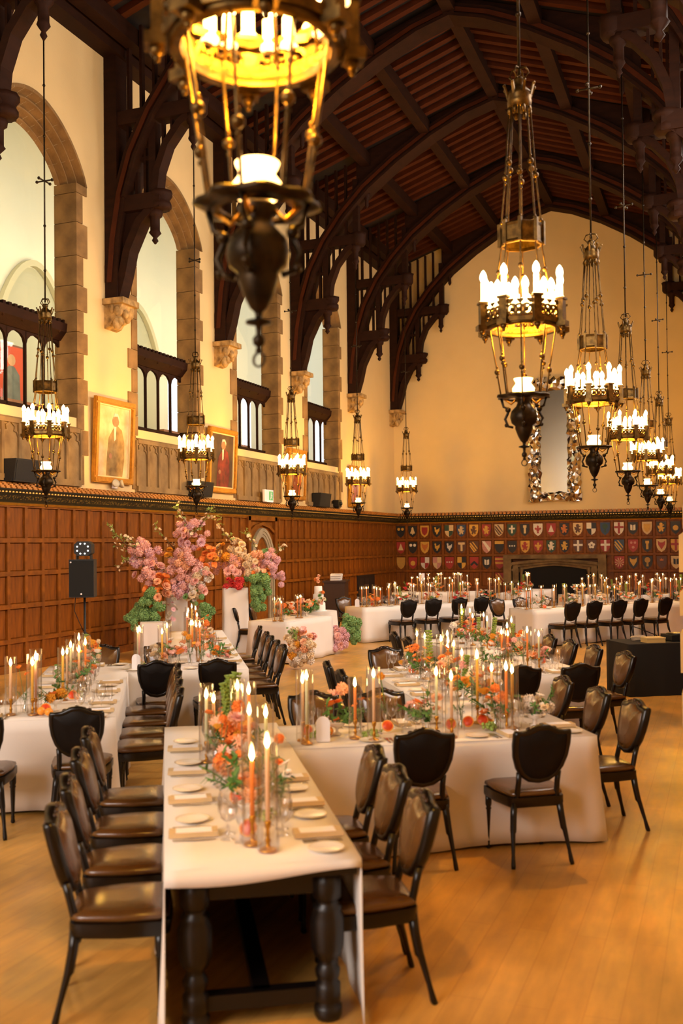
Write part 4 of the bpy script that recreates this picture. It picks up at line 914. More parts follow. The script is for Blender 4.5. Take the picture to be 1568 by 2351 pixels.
chairs_uv([(1.70, 6.80), (2.49, 6.75)], 0, 'on the near side of the middle cross table', 'chairs at the middle cross table', 'B')
chairs_uv([(1.2, 8.06), (1.82, 8.06)], 180, 'on the far side of the middle cross table', 'chairs at the middle cross table', 'B')
chairs_uv([(3.30, 7.3), (3.32, 8.02), (3.3, 8.74)], 90, 'right of the middle tables', 'chairs at the middle tables', 'C')
chairs_uv([(2.02, 9.1), (2.02, 9.74), (2.0, 10.45)], -90, 'left of the middle long table', 'chairs at the middle tables', 'C')
chairs_uv([(2.6, 11.45)], 180, 'at the far end of the middle long table', 'chairs at the middle tables', 'C')
chairs_uv([(3.52, 9.9), (4.16, 9.9)], 0, 'on the near side of the second cross table', 'chairs at the second cross table', 'C2')
chairs_uv([(4.78, 10.5), (4.76, 11.3), (4.74, 11.98), (4.76, 12.7)], 90, 'right of the booth-side table', 'chairs at the second cross table', 'C3')
chairs_uv([(3.48, 12.9), (3.48, 13.7)], -90, 'left of the booth-side table', 'chairs at the second cross table', 'C3')
chairs_uv([(-.68, 8.30), (-1.42, 8.16)], 0, 'on the near side of the left edge table', 'chairs at the left tables', 'L0')
chairs_uv([(-.20, 8.85), (-.20, 9.42), (-.20, 10.05), (-.20, 10.7)], 90, 'right of the left long table', 'chairs at the left tables', 'L1')
chairs_uv([(-1.62, 10.5), (-1.62, 11.4)], -90, 'on the wall side of the left long table', 'chairs at the left tables', 'L1')
chairs_uv([(-.10, 11.32), (.54, 11.28)], 0, 'on the near side of the left cross table', 'chairs at the left cross table', 'L2')
chairs_uv([(-.78, 12.68), (-.08, 12.68)], 180, 'on the far side of the left cross table', 'chairs at the left cross table', 'L2')
chairs_uv([(1.12, 12.35), (1.11, 12.95), (1.10, 13.6), (1.1, 14.25), (1.1, 15.3)], 90, 'right of the long table below the tall flowers', 'chairs at the long table by the tall flowers', 'L3')
# far tables lie the other way
FA = R(50)
F1 = Vector((math.cos(FA), math.sin(FA), 0)); F2 = Vector((-math.sin(FA), math.cos(FA), 0))     # along, across (away)
D0 = Vector((-7.5, 20.9, 0)); E0 = Vector((-3.72, 20.95, 0))
def px_x(P):
    d = P-CAMP; return 784+FPX*d.dot(RGT)/d.dot(FWD)
def along(O, off, px):
    lo, hi = -3.0, 9.0
    for _ in range(40):
        m = (lo+hi)/2
        if px_x(O+F1*m+F2*off+Vector((0, 0, .7))) < px: lo = m
        else: hi = m
    return O+F1*lo+F2*off
def chairs_far(O, off, pxs, side, group, table, face=0):
    for i, px in enumerate(pxs):
        p = along(O, off, px); a = FA+R(face)+R(rnd.uniform(-4, 4))
        place_chair(p, a, f'leather shield-back chair on the {side}, {ordinal(i)} from the left', group); CH_POS.append((table, p, a))
chairs_far(D0, -0.32, [922, 980, 1037, 1087], 'near side of the far left table', 'chairs at the far left table', 'D')
chairs_far(D0, 1.12, [803, 858, 912, 960], 'far side of the far left table', 'chairs at the far left table', 'D', 180)
chairs_far(E0, -0.32, [1292, 1342, 1399, 1447, 1503], 'near side of the far right table', 'chairs at the far right table', 'E')
chairs_far(E0, 1.12, [1160, 1215, 1270, 1330], 'far side of the far right table', 'chairs at the far right table', 'E', 180)
def chair_at(p, a, lab, grp, tb):
    place_chair(p, a, lab, grp); CH_POS.append((tb, Vector(p), a))
chair_at(at(1118, 1440, z=0), R(20), 'brown leather chair beside the end of the white table before the fireplace', 'chairs before the fireplace', 'x')
for i, (px, py) in enumerate(((1155, 1395), (1180, 1392), (1205, 1396))): chair_at(at(px, py+18, z=0), R(150+20*i), f'dark chair in front of the fireplace, {ordinal(i)} from the left', 'chairs before the fireplace', 'x')
for i, (px, py) in enumerate(((1395, 1440), (1450, 1432), (1500, 1428), (1535, 1440))): chair_at(at(px, py, z=0), FA+R(rnd.uniform(-10, 10)), f'dark chair behind the far right table, {ordinal(i)} from the left', 'chairs behind the far right table', 'x')
for i, (px, py) in enumerate(((578, 1498), (610, 1492))): chair_at(at(px, py, z=0), R(-80), f'brown chair behind the flower-trimmed couple table, {ordinal(i)} from the left', 'chairs at the couple table', 'x')

# ------------------------------------------------------------------ tables and cloths
TLEG = [(0.055, 0), (0.066, 0.02), (0.066, 0.06), (0.05, 0.075), (0.06, 0.09), (0.06, 0.16), (0.046, 0.175), (0.056, 0.2), (0.06, 0.225), (0.045, 0.25), (0.04, 0.27), (0.062, 0.29), (0.076, 0.33), (0.08, 0.4), (0.08, 0.46), (0.066, 0.5), (0.07, 0.515), (0.052, 0.53), (0.052, 0.55), (0.068, 0.56), (0.068, 0.70)]
def table(name, label, center, rot, L, Wd, heavy=False):
    """local Y = length; low = near end"""
    t = empty(name, center, rot); tag(t, label, 'table')
    MB().box(-Wd/2, Wd/2, -L/2, L/2, 0.70, 0.752).build('tabletop', M['oldoak'], t)
    for sx in (-1, 1):
        for sy in (-1, 1):
            MB().lathe(TLEG, 14).build('leg', M['oldoak'], t, (sx*(Wd/2-0.12), sy*(L/2-0.14), 0))
    if heavy:
        for sx in (-1, 1): MB().box(sx*(Wd/2-0.14)-0.025, sx*(Wd/2-0.14)+0.025, -L/2+0.16, L/2-0.16, 0.58, 0.70).build('apron', M['oldoak'], t)
        for sy in (-1, 1):
            MB().box(-Wd/2+0.14, Wd/2-0.14, sy*(L/2-0.16)-0.025, sy*(L/2-0.16)+0.025, 0.58, 0.70).build('apron', M['oldoak'], t)
            MB().box(-Wd/2+0.14, Wd/2-0.14, sy*(L/2-0.16)-0.035, sy*(L/2-0.16)+0.035, 0.08, 0.15).build('stretcher', M['oldoak'], t)
        MB().box(-0.04, 0.04, -L/2+0.16, L/2-0.16, 0.085, 0.15).build('stretcher', M['oldoak'], t)
    return t
def cloth(label, center, rot, L, Wd, open_near=False, skip=(), seed=0, drop=None):
    """skirt sides: 'n' near end (-y), 'f' far end, 'l' (-x), 'r' (+x); skip leaves out sides joined to another table"""
    r6 = random.Random(seed*17+3); mb = MB(); e = 0.016
    hx, hy = Wd/2+e, L/2+e; zt = 0.776
    per = []
    def side(a, b, key):
        n = max(4, int((Vector(b)-Vector(a)).length/0.09))
        for i in range(n): per.append((a[0]+(b[0]-a[0])*i/n, a[1]+(b[1]-a[1])*i/n, key, i/n))
    side((-hx, -hy), (hx, -hy), 'n'); side((hx, -hy), (hx, hy), 'r'); side((hx, hy), (-hx, hy), 'f'); side((-hx, hy), (-hx, -hy), 'l')
    N = len(per)
    nx, ny = 6, max(6, int(L/0.3)); vs = []; fs = []
    for j in range(ny+1):
        for i in range(nx+1): vs.append((-hx+2*hx*i/nx, -hy+2*hy*j/ny, zt+0.0015*math.sin(i*2.1+j*1.7)))
    for j in range(ny):
        for i in range(nx): a = j*(nx+1)+i; fs.append((a, a+1, a+nx+2, a+nx+1))
    mb.add(vs, fs, 0, True)
    ph = [r6.uniform(0, 6.28) for _ in range(4)]; rows = 7; nrm = {'n': (0, -1), 'r': (1, 0), 'f': (0, 1), 'l': (-1, 0)}
    vs = []; dr = {k: (0.765 if not (drop and k in drop) else drop[k]) for k in 'nrfl'}
    s = 0.0; P = []
    for i, (x, y, key, t) in enumerate(per): P.append((x, y, key, t))
    for q in range(rows+1):
        f = q/rows
        for i, (x, y, key, t) in enumerate(P):
            d = i*0.09; amp = f**1.3
            off = amp*(0.026*math.sin(d*5.1+ph[0])+0.016*math.sin(d*11.3+ph[1])+0.012*math.sin(d*2.3+ph[2])+0.02)
            cn = min(t, 1-t)*((2*hx if key in 'nf' else 2*hy))
            nx_, ny_ = nrm[key]
            if t < 1e-6: # corner vertex: fall outwards diagonally
                pk = P[i-1][2]; nx_ += nrm[pk][0]; ny_ += nrm[pk][1]; off = amp*(0.05 if not (open_near and 'n' in (key, pk)) else 0.006)
            elif cn < 0.2 and not (open_near and y < -hy+0.3): off += amp*0.025*(1-cn/0.2)
            dz = dr[key]
            if t < 1e-6: dz = max(dz, dr[P[i-1][2]]) 
            zz = zt-0.004-f*(dz-0.012*(1+math.sin(d*3.3+ph[3]))*(1 if dz > 0.5 else 0.6))
            off = max(off, 0.002) if q else 0
            vs.append((x+nx_*off, y+ny_*off, zz))
    fs = []
    for q in range(rows):
        for i in range(N):
            key = P[i][2]
            if key in skip: continue
            if open_near and key == 'n': continue
            j = (i+1) % N; fs.append((q*N+i, (q+1)*N+i, (q+1)*N+j, q*N+j))
    mb.add(vs, fs, 0, True)
    if open_near:       # short hanging edge at the near end, deeper to the left
        vs = []; n = 14
        for q in range(3):
            for i in range(n+1):
                t = i/n; vs.append((-hx+2*hx*t, -hy-0.006*q, zt-0.002-q/2*(0.05+0.015*math.sin(t*5)+0.02*(1-t))))
        fs = [(q*(n+1)+i, (q+1)*(n+1)+i, (q+1)*(n+1)+i+1, q*(n+1)+i+1) for q in range(2) for i in range(n)]
        mb.add(vs, fs, 0, True)
    # rounded lip joining top and skirt
    o = mb.build('tablecloth', M['linen'], None); o.location = (center[0], center[1], 0); o.rotation_euler = (0, 0, rot)
    sol = o.modifiers.new('thickness', 'SOLIDIFY'); sol.thickness = 0.004; sol.offset = -1
    return tag(o, label, 'tablecloth')
TAB = {}
def tab_uv(key, u0, u1, v0, v1, name, label, clabel, heavy=False, **kw):
    c = uv((u0+u1)/2, (v0+v1)/2)
    if (v1-v0) >= (u1-u0): L, Wd, rot = v1-v0, u1-u0, TA
    else: L, Wd, rot = u1-u0, v1-v0, TA-R(90)
    table(name, label, c, rot, L, Wd, heavy); cloth(clabel, c, rot, L, Wd, seed=len(TAB), **kw)
    TAB[key] = (c, rot, L, Wd)
# rot = TA-90: local +Y = +u, local +X = -v... near side of a cross table is +x ('r')
tab_uv('A', 0.0, 0.85, 4.48, 7.97, 'refectory_table', 'dark oak refectory table with bulbous legs in the foreground', 'white linen cloth over the foreground table', True, open_near=True)
tab_uv('B', 0.87, 3.1, 6.93, 7.8, 'banquet_table', 'long table set crosswise to the right of the foreground table', 'white linen cloth over the middle cross table', skip=('n',))
tab_uv('C', 2.25, 3.1, 7.82, 11.1, 'banquet_table', 'long table running back from the middle cross table', 'white linen cloth over the middle long table', skip=('n',))
tab_uv('C2', 3.12, 4.55, 10.2, 11.08, 'banquet_table', 'short table set crosswise left of the black booth', 'white linen cloth over the second cross table', skip=('n',))
tab_uv('C3', 3.7, 4.55, 11.1, 14.4, 'banquet_table', 'long table running back beside the black booth', 'white linen cloth over the table beside the black booth', skip=('n',))
tab_uv('L0', -3.4, -.44, 8.6, 9.45, 'banquet_table', 'table set crosswise at the left edge', 'white linen cloth over the table at the left edge')
tab_uv('L1', -1.36, -.44, 9.47, 12.4, 'banquet_table', 'long table running back at the left', 'white linen cloth over the left long table', skip=('n',))
tab_uv('L2', -.42, .92, 11.55, 12.4, 'banquet_table', 'short table set crosswise before the tall flowers', 'white linen cloth over the left cross table', skip=('n',))
tab_uv('L3', .07, .92, 12.42, 16.9, 'banquet_table', 'long table running back below the tall flowers', 'white linen cloth over the long table below the tall flowers', skip=('n',))
def tab_far(key, O, a0, a1, b0, b1, label, clabel, ang=FA, **kw):
    X = Vector((math.cos(ang), math.sin(ang), 0)); Yv = Vector((-X.y, X.x, 0))
    c = O+X*(a0+a1)/2+Yv*(b0+b1)/2; L, Wd = a1-a0, b1-b0; rot = ang-R(90)
    table('banquet_table', label, c, rot, L, Wd); cloth(clabel, c, rot, L, Wd, seed=len(TAB), **kw); TAB[key] = (c, rot, L, Wd)
tab_far('D', D0, 0, 5.0, 0, 0.8, 'long table at the far left, before the panelled corner', 'white linen cloth over the far left table')
tab_far('E', E0, 0, 5.2, 0, 0.8, 'long table at the far right, chair backs in front', 'white linen cloth over the far right table')
tab_far('F', Vector((-6.0, 27.4, 0)), 0, 0.85, 0, 3.2, 'table end before the fireplace', 'white linen cloth over the table before the fireplace', ang=R(-6))
tab_far('G', Vector((-9.0, 27.6, 0)), 0, 2.5, 0, 0.85, 'farthest table at the left of the fireplace', 'white linen cloth over the farthest left table', ang=R(12))
tab_far('H', Vector((-3.9, 26.6, 0)), 0, 3.6, 0, 0.85, 'farthest table at the right of the fireplace', 'white linen cloth over the farthest right table', ang=R(20))
tab_far('S', Vector((-7.52, 16.85, 0)), 0, 1.7, 0, 0.85, 'couple table trimmed with ground flowers', 'white linen cloth over the couple table', ang=R(84))
# round cake table
ck = at(733, 1400, d=21.4); ck.z = 0.0
t = empty('cake_table', ck); tag(t, 'small round table under the cake behind the couple table', 'table'); MB().lathe([(0.36, 0.72), (0.36, 0.752)], 24).build('tabletop', M['oldoak'], t); MB().lathe([(0.2, 0), (0.2, 0.03), (0.04, 0.06), (0.04, 0.72)], 12).build('pedestal', M['oldoak'], t)
n = 48; vs = []; fs = []
for q in range(6):
    for i in range(n):
        a = 2*math.pi*i/n; f = q/5; r = 0.375+f*(0.05+0.035*math.sin(9*a)); vs.append((r*math.cos(a), r*math.sin(a), 0.775-0.765*f))
for q in range(5):
    for i in range(n): fs.append((q*n+(i+1) % n, q*n+i, (q+1)*n+i, (q+1)*n+(i+1) % n))
mb = MB().add(vs, fs, 0, True); mb.add(vs[:n], [tuple(range(n))])
o = mb.build('tablecloth', M['linen'], None, ck); tag(o, 'white cloth over the round cake table', 'tablecloth')
cake = empty('wedding_cake', ck+Vector((-0.02, 0, 0.777))); tag(cake, 'tall white tiered cake dressed with flowers', 'cake')
for i, (r, z0, z1) in enumerate(((0.15, 0, 0.18), (0.115, 0.18, 0.36), (0.085, 0.36, 0.53))): MB().lathe([(r, z0), (r+0.003, z0+0.01), (r, z1-0.01), (r-0.012, z1)], 24).build('tier', mat('icing', '#F6EDE0', 0.6, bump=0.2, bscale=25), cake)
MB().lathe([(0.19, -0.002), (0.19, 0.004), (0.05, 0.006)], 24).build('cake_board', M['white'], cake)
# black DJ booth
dj = empty('dj_booth', uv(0, 0)); dj.location = at(1447, 1601, z=0); dj.rotation_euler = (0, 0, TA); tag(dj, 'black draped music booth at the right', 'booth')
mb = MB(); n = 40
vs = []; fs = []
per = [(1.9*i/20, 0) for i in range(20)] + [(1.9, 0.75*i/8) for i in range(8)] + [(1.9-1.9*i/20, 0.75) for i in range(20)] + [(0, 0.75-0.75*i/8) for i in range(8)]
for q in range(4):
    for i, (x, y) in enumerate(per): 
        w = 0.012*math.sin(i*1.9)*q/3; vs.append((x+(w if x in (0, 1.9) else 0), y+(w if y in (0, 0.75) else 0), 0.74*(1-q/3)+0.003))
N = len(per)
for q in range(3):
    for i in range(N): fs.append((q*N+i, (q+1)*N+i, (q+1)*N+(i+1) % N, q*N+(i+1) % N))
mb.add(vs, fs, 0, True); mb.add(vs[:N], [tuple(range(N))]); mb.build('black_drape', M['blackcloth'], dj)
def on_dj(name, x, y, lab, cat):
    o = empty(name, dj.location+Vector((E2*x+E1*y))+Vector((0, 0, 0.745)), TA); return tag(o, lab, cat, 'gear on the black booth')
for i, x in enumerate((0.95, 1.5)):
    o = on_dj('turntable', x, 0.36, f'black turntable on the booth, {ordinal(i)} from the left', 'turntable')
    MB().box(-0.2, 0.2, -0.17, 0.17, 0.012, 0.09).build('plinth', M['matblack'], o); MB().lathe([(0.15, 0.09), (0.15, 0.105), (0.04, 0.108)], 24).build('platter', mat('vinyl', '#141414', 0.25), o, (-0.03, 0, 0))
    k = MB(); k.tube([(0.15, 0.12, 0.13), (0.15, -0.02, 0.13), (0.1, -0.08, 0.115)], 0.007); k.lathe([(0.03, 0.09), (0.025, 0.13)], 10, c=(0.15, 0.12, 0)); k.build('tonearm', M['silver'], o)
    for s in (-1, 1): MB().lathe([(0.02, 0), (0.02, 0.012)], 8).build('foot', M['matblack'], o, (s*0.16, s*0.12, 0))
o = on_dj('record_crate', 0.45, 0.18, 'flat pale box at the front of the booth', 'box'); MB().box(-0.14, 0.14, -0.1, 0.1, 0, 0.06).build('body', mat('pale_card', '#C0A468', 0.7), o); MB().box(-0.145, 0.145, -0.105, 0.105, 0.06, 0.075).build('lid', mat('pale_card2', '#CDB47C', 0.7), o)
o = on_dj('cable_coil', 0.36, 0.45, 'loose pale cloth and cables on the booth', 'cable'); k = MB()
for i in range(3): k.tube([((0.09+0.01*i)*math.cos(a*0.6), (0.08)*math.sin(a*0.6), 0.02+0.018*i+0.01*math.sin(a)) for a in range(11)], 0.012, 6)
k.build('coil', mat('cable_grey', '#A89A86', 0.6), o)
o = on_dj('gooseneck_lamp', 0.5, 0.55, 'thin slanting black lamp arm on the booth', 'lamp'); k = MB(); k.tube([(0.25, 0, 0.0), (0.2, 0, 0.06), (-0.05, 0, 0.16), (-0.2, 0, 0.21)], 0.008); k.build('arm', M['matblack'], o); MB().lathe([(0.05, 0), (0.05, 0.012)], 12).build('base', M['matblack'], o, (0.25, 0, 0))
# cabinet with folded linen
cp = at(772, 1420, z=0); cp = Vector((-11.1, 27.6, 0)) if cp.x < -11.2 else cp
cb = empty('oak_lectern_cabinet', (-10.6, 27.2, 0), R(-75)); tag(cb, 'low dark oak cabinet against the panelling behind the couple table', 'cabinet')
MB().box(-0.55, 0.55, -0.3, 0.3, 0.05, 1.1).build('body', mat('cabinet_dark', '#3A2210', 0.5), cb)
MB().box(-0.6, 0.6, -0.34, 0.34, 1.1, 1.15).build('top', mat('cabinet_dark', '#3A2210', 0.5), cb)
for s in (-1, 1): MB().box(s*0.27-0.22, s*0.27+0.22, -0.32, -0.3, 0.2, 1.0).build('door', mat('cabinet_green', '#2A2C18', 0.5), cb); MB().box(s*0.3-0.25, s*0.3+0.25, -0.28, 0.28, 0, 0.05).build('foot', mat('cabinet_dark', '#3A2210', 0.5), cb)
o = empty('folded_linen', (-10.6, 27.2, 1.151), R(-75)); tag(o, 'pile of folded white linen on the oak cabinet', 'linen')
for i in range(3): MB().prism([(-0.25+0.02*i, i*0.06), (0.25, i*0.06), (0.22, 0.055+i*0.06), (0.0, 0.075+i*0.06), (-0.22, 0.05+i*0.06)], 'y', -0.15, 0.15+0.01*i).build('fold', M['linen'], o)
# speaker on stand
sp = at(194, 1322, d=14.6)
t = empty('speaker_stand', (sp.x, sp.y, 0), TH); tag(t, 'black tripod speaker stand against the left panelling', 'stand')
MB().lathe([(0.018, 0.1), (0.018, 1.46)], 10).build('pole', M['matblack'], t)
for i in range(3):
    a = 2.1*i; k = MB(); k.tube([(0, 0, 0.55), (0.5*math.cos(a), 0.5*math.sin(a), 0.012)], 0.012); k.tube([(0, 0, 0.15), (0.26*math.cos(a), 0.26*math.sin(a), 0.28)], 0.009); k.build('leg', M['matblack'], t)
MB().lathe([(0.035, 0.86), (0.035, 0.95)], 10).build('collar', M['matblack'], t); MB().tube([(0, 0, 0.9), (0.08, -0.02, 0.9)], 0.02, 8).build('knob', M['matblack'], t)
s = empty('loudspeaker', (sp.x, sp.y, 1.47), TH); tag(s, 'black loudspeaker box on the tripod stand', 'speaker')
MB().prism([(-0.18, -0.18), (0.18, -0.18), (0.14, 0.16), (-0.14, 0.16)], 'z', 0.0, 0.55).build('cabinet', M['matblack'], s)
MB().box(-0.172, 0.172, -0.19, -0.18, 0.015, 0.535).build('grille', mat('speaker_grille', '#0D0F0D', 0.8, bump=0.4, bscale=300), s)
MB().lathe([(0.014, 0), (0.014, 0.004)], 10).build('badge', M['white'], s, (0, -0.191, 0.05)).rotation_euler = (R(90), 0, 0)
MB().lathe([(0.012, 0), (0.012, 0.004)], 10).build('badge', M['white'], s, (-0.15, -0.191, 0.51)).rotation_euler = (R(90), 0, 0)
k = MB(); k.tube([(-0.12, -0.05, 0), (-0.14, -0.04, -0.2), (-0.07, -0.02, -0.38), (-0.02, 0, -0.5)], 0.006, 5); k.build('cable', M['matblack'], s)
l = empty('effect_light', (sp.x, sp.y, 2.021), TH); tag(l, 'black effect light with a ring of white lamps on top of the loudspeaker', 'stage light')
for q in (-0.1, 0.1): MB().box(q-0.006, q+0.006, -0.06, 0.06, 0, 0.06).build('bracket', M['matblack'], l)
oct_ = [(x*0.125, 0.155+z*0.105) for x, z in ((-1, -.6), (-.6, -1), (.6, -1), (1, -.6), (1, .6), (.6, 1), (-.6, 1), (-1, .6))]
MB().prism(oct_, 'y', -0.1, 0.1).build('housing', M['matblack'], l)
for i in range(8):
    a = 2*math.pi*(i+0.5)/8; MB().sphere((0.085*math.cos(a), -0.103, 0.155+0.078*math.sin(a)), 0.013, 7, 5).build('lamp', M['led'], l)
# white lectern sheet near the far tables
o = empty('sign_card', at(968, 1322, d=31)); o.location.z = 0; tag(o, 'white card on a thin stand behind the far left table', 'sign'); zz = 1.0
o.rotation_euler = (0, 0, TH); MB().tube([(0, 0, 0), (0, 0, 1.05)], 0.015).build('pole', M['matblack'], o); MB().lathe([(0.16, 0), (0.16, 0.02)], 14).build('base', M['matblack'], o); MB().box(-0.09, 0.09, -0.02, -0.008, 1.02, 1.27).build('card', M['white'], o)
# ------------------------------------------------------------------ place settings
TNAME = dict(A='foreground table', B='middle cross table', C='middle long table', C2='second cross table', C3='booth-side table', L0='left edge table', L1='left long table', L2='left cross table', L3='flower-side long table',
             D='far left table', E='far right table', F='fireplace table', G='farthest left table', H='farthest right table', S='couple table')
ZT = 0.781
def to_local(key, p):
    c, rot, L, Wd = TAB[key]; d = Vector((p[0]-c[0], p[1]-c[1])); ca, sa = math.cos(rot), math.sin(rot)
    return d.x*ca+d.y*sa, -d.x*sa+d.y*ca
def to_world(key, x, y, z=ZT):
    c, rot, L, Wd = TAB[key]; ca, sa = math.cos(rot), math.sin(rot)
    return Vector((c[0]+x*ca-y*sa, c[1]+x*sa+y*ca, z))
def clampt(key, p, m):
    c, rot, L, Wd = TAB[key]; x, y = to_local(key, p)
    return max(-Wd/2+m, min(Wd/2-m, x)), max(-L/2+m, min(L/2-m, y))
PLATE = MB().lathe([(0.0, 0.004), (0.075, 0.004), (0.085, 0.009), (0.12, 0.015), (0.135, 0.018), (0.136, 0.02), (0.12, 0.02), (0.085, 0.013), (0.0, 0.009)], 28, cap=False).mesh('plate', M['china'])
RIM = MB().lathe([(0.131, 0.019), (0.137, 0.019), (0.137, 0.022), (0.131, 0.0215), (0.131, 0.019)], 28, cap=False).mesh('rim', mat('plate_rim', '#E6D3A6', 0.3, metal=0.3))
NAP = MB().box(-0.055, 0.055, -0.12, 0.12, 0, 0.012).box(-0.052, 0.05, -0.118, 0.119, 0.012, 0.022).mesh('napkin', M['linen2'])
MENU = MB().box(-0.042, 0.042, -0.085, 0.09, 0.022, 0.0235).mesh('menu_card', M['white'])
FORK = MB().box(-0.006, 0.006, -0.1, 0.02, 0, 0.004).box(-0.012, 0.012, 0.02, 0.045, 0, 0.004).box(-0.012, -0.008, 0.045, 0.09, 0, 0.003).box(-0.002, 0.002, 0.045, 0.09, 0, 0.003).box(0.008, 0.012, 0.045, 0.09, 0, 0.003).mesh('fork', M['silver'])
KNIFE = MB().box(-0.007, 0.007, -0.1, 0.0, 0, 0.005).prism([(-0.008, 0), (0.008, 0), (0.009, 0.07), (0.003, 0.11), (-0.006, 0.1)], 'z', 0, 0.003).mesh('knife', M['silver'])
WINE = MB().lathe([(0.034, 0.0), (0.03, 0.004), (0.004, 0.01), (0.004, 0.085), (0.024, 0.1), (0.043, 0.135), (0.046, 0.165), (0.04, 0.21), (0.036, 0.23)], 16, cap=False).mesh('wine_glass', M['glass'])
GOB = MB().lathe([(0.034, 0.0), (0.03, 0.004), (0.006, 0.012), (0.006, 0.055), (0.036, 0.078), (0.048, 0.115), (0.049, 0.175)], 16, cap=False).mesh('water_goblet', M['glass'])
FLUTE = MB().lathe([(0.03, 0.0), (0.028, 0.004), (0.004, 0.01), (0.004, 0.08), (0.018, 0.1), (0.024, 0.15), (0.021, 0.22)], 14, cap=False).mesh('champagne_flute', M['glass'])
def thing(name, me, loc, rz, label, cat, group):
    o = link(name, me, None, loc, rot=(0, 0, rz)); return tag(o, label, cat, group)
def setting(key, p, f, near):
    tn = TNAME[key]; r = Vector((f.y, -f.x, 0)); a = math.atan2(f.y, f.x)-math.pi/2
    def at2(x, y): q = p+r*x+f*y; q.z = ZT; return q
    pl = empty('side_plate', at2(-0.25 if near else 0, 0), a); pl.scale = (0.64,)*3; tag(pl, f'white side plate with a gold rim on the {tn}', 'plate', f'plates on the {tn}'); link('dish', PLATE, pl); link('rim', RIM, pl)
    gl = [(WINE, 'wine_glass', 'stemmed wine glass', 0.12, 0.16), (GOB, 'water_goblet', 'clear water goblet', 0.02, 0.17)]
    if near:
        nk = empty('folded_napkin', at2(0, 0.0), a+R(90)); nk.rotation_euler = (0, 0, a); tag(nk, f'folded beige napkin with a menu card on the {tn}', 'napkin', f'napkins on the {tn}'); link('cloth', NAP, nk); link('menu_card', MENU, nk)
        for q, x in enumerate((-0.1, -0.13)): thing('fork', FORK, at2(x, 0), a, f'steel fork beside a plate on the {tn}', 'fork', f'forks on the {tn}')
        thing('knife', KNIFE, at2(0.1, 0), a, f'steel knife beside a plate on the {tn}', 'knife', f'knives on the {tn}')
        gl.append((FLUTE, 'champagne_flute', 'slim champagne flute', 0.19, 0.22))
    for me, nm, lb, x, y in gl: thing(nm, me, at2(x, y), 0, f'{lb} on the {tn}', 'glass', f'{nm.replace("_", " ")}s on the {tn}')
for key, p, a in CH_POS:
    best = None
    for k in TAB:
        x, y = to_local(k, p); c, rot, L, Wd = TAB[k]
        dx = max(0, abs(x)-Wd/2); dy = max(0, abs(y)-L/2); dd = math.hypot(dx, dy)
        fx = Vector((-math.sin(a), math.cos(a), 0)); 
        lx, ly = clampt(k, p, 0.125); w = to_world(k, lx, ly); dirw = (w-p); dirw.z = 0
        if dirw.length > 0.05 and dirw.normalized().dot(fx) > 0.8 and dd < 0.9 and (best is None or dd < best[0]): best = (dd, k, w)
    if best: setting(best[1], best[2], Vector((-math.sin(a), math.cos(a), 0)), best[1] in ('A', 'B', 'C', 'L0', 'L1', 'L2', 'L3', 'C2'))
# extra places along the foreground and left tables whose chairs are hidden or pushed in
for key, x, y in (('A', 1, 1.2), ('A', 1, 0.55)):
    c, rot, L, Wd = TAB[key]; w = to_world(key, Wd/2-0.17, -y+0.9)

# ------------------------------------------------------------------ candles
STICK = MB().lathe([(0.042, 0), (0.045, 0.004), (0.038, 0.012), (0.012, 0.02), (0.009, 0.035), (0.014, 0.05), (0.008, 0.06), (0.008, 0.1), (0.014, 0.11), (0.017, 0.13), (0.012, 0.14)], 14).mesh('candlestick', M['brass'])
TUBE = MB().lathe([(0.05, 0.0), (0.05, 1.0)], 20, cap=False).mesh('glass_cylinder', M['glass'])
FLAME = MB().lathe([(0.002, 0), (0.0075, 0.012), (0.0085, 0.02), (0.006, 0.034), (0.002, 0.048), (0, 0.054)], 8).mesh('flame', M['flamecore'])
WICK = MB().lathe([(0.0015, -0.004), (0.0015, 0.008)], 5).mesh('wick', M['matblack'])
WAX = {}
def wax(c, h):
    k = (c, round(h, 2))
    if k not in WAX: WAX[k] = MB().lathe([(0.0115, 0.0), (0.0105, k[1]-0.004), (0.007, k[1]), (0.0, k[1]-0.002)], 10).mesh('candle', M['wax_'+c])
    return WAX[k]
NCAND = {}
def candle(key, p, h, col, glass_h=None):
    tn = TNAME[key]; fs = 1.0 if key in 'DEFGHS' else 1.45
    t = empty('taper_candle', p); names = dict(peach='peach', sage='pale green', orange='orange', yellow='amber', pinkc='pink', cream='cream')
    tag(t, f'lit {names[col]} taper candle in glass on the {tn}', 'candle', f'{names[col]} taper candles on the {tn}')
    link('candlestick', STICK, t); w = link('candle', wax(col, h), t, (0, 0, 0.125)); link('wick', WICK, w, (0, 0, h)); link('flame', FLAME, w, (0, 0, h+0.003), scale=(fs, fs, fs*rnd.uniform(0.75, 0.95)))
    if glass_h: link('glass_cylinder', TUBE, t, (0, 0, 0.002), scale=(1, 1, glass_h))
CCOL = ['peach', 'sage', 'orange', 'yellow', 'peach', 'pinkc', 'orange', 'cream']
PLACED = []
def candle_px(key, px, py, tot=0.47, col=None):
    p = at(px, py, z=ZT+tot-0.02); x, y = clampt(key, p, 0.1); c, rot, L, Wd = TAB[key]
    x = max(-Wd/2+0.24, min(Wd/2-0.24, x)); w = to_world(key, x, y)
    for q in PLACED:
        if (q-w).length < 0.105:
            w = w + Vector((rnd.choice((-1, 1))*0.07, rnd.choice((-1, 1))*0.09, 0))
    PLACED.append(w); h = max(0.18, tot-0.17)
    candle(key, w, h, col or rnd.choice(CCOL), tot+rnd.uniform(0.02, 0.06))
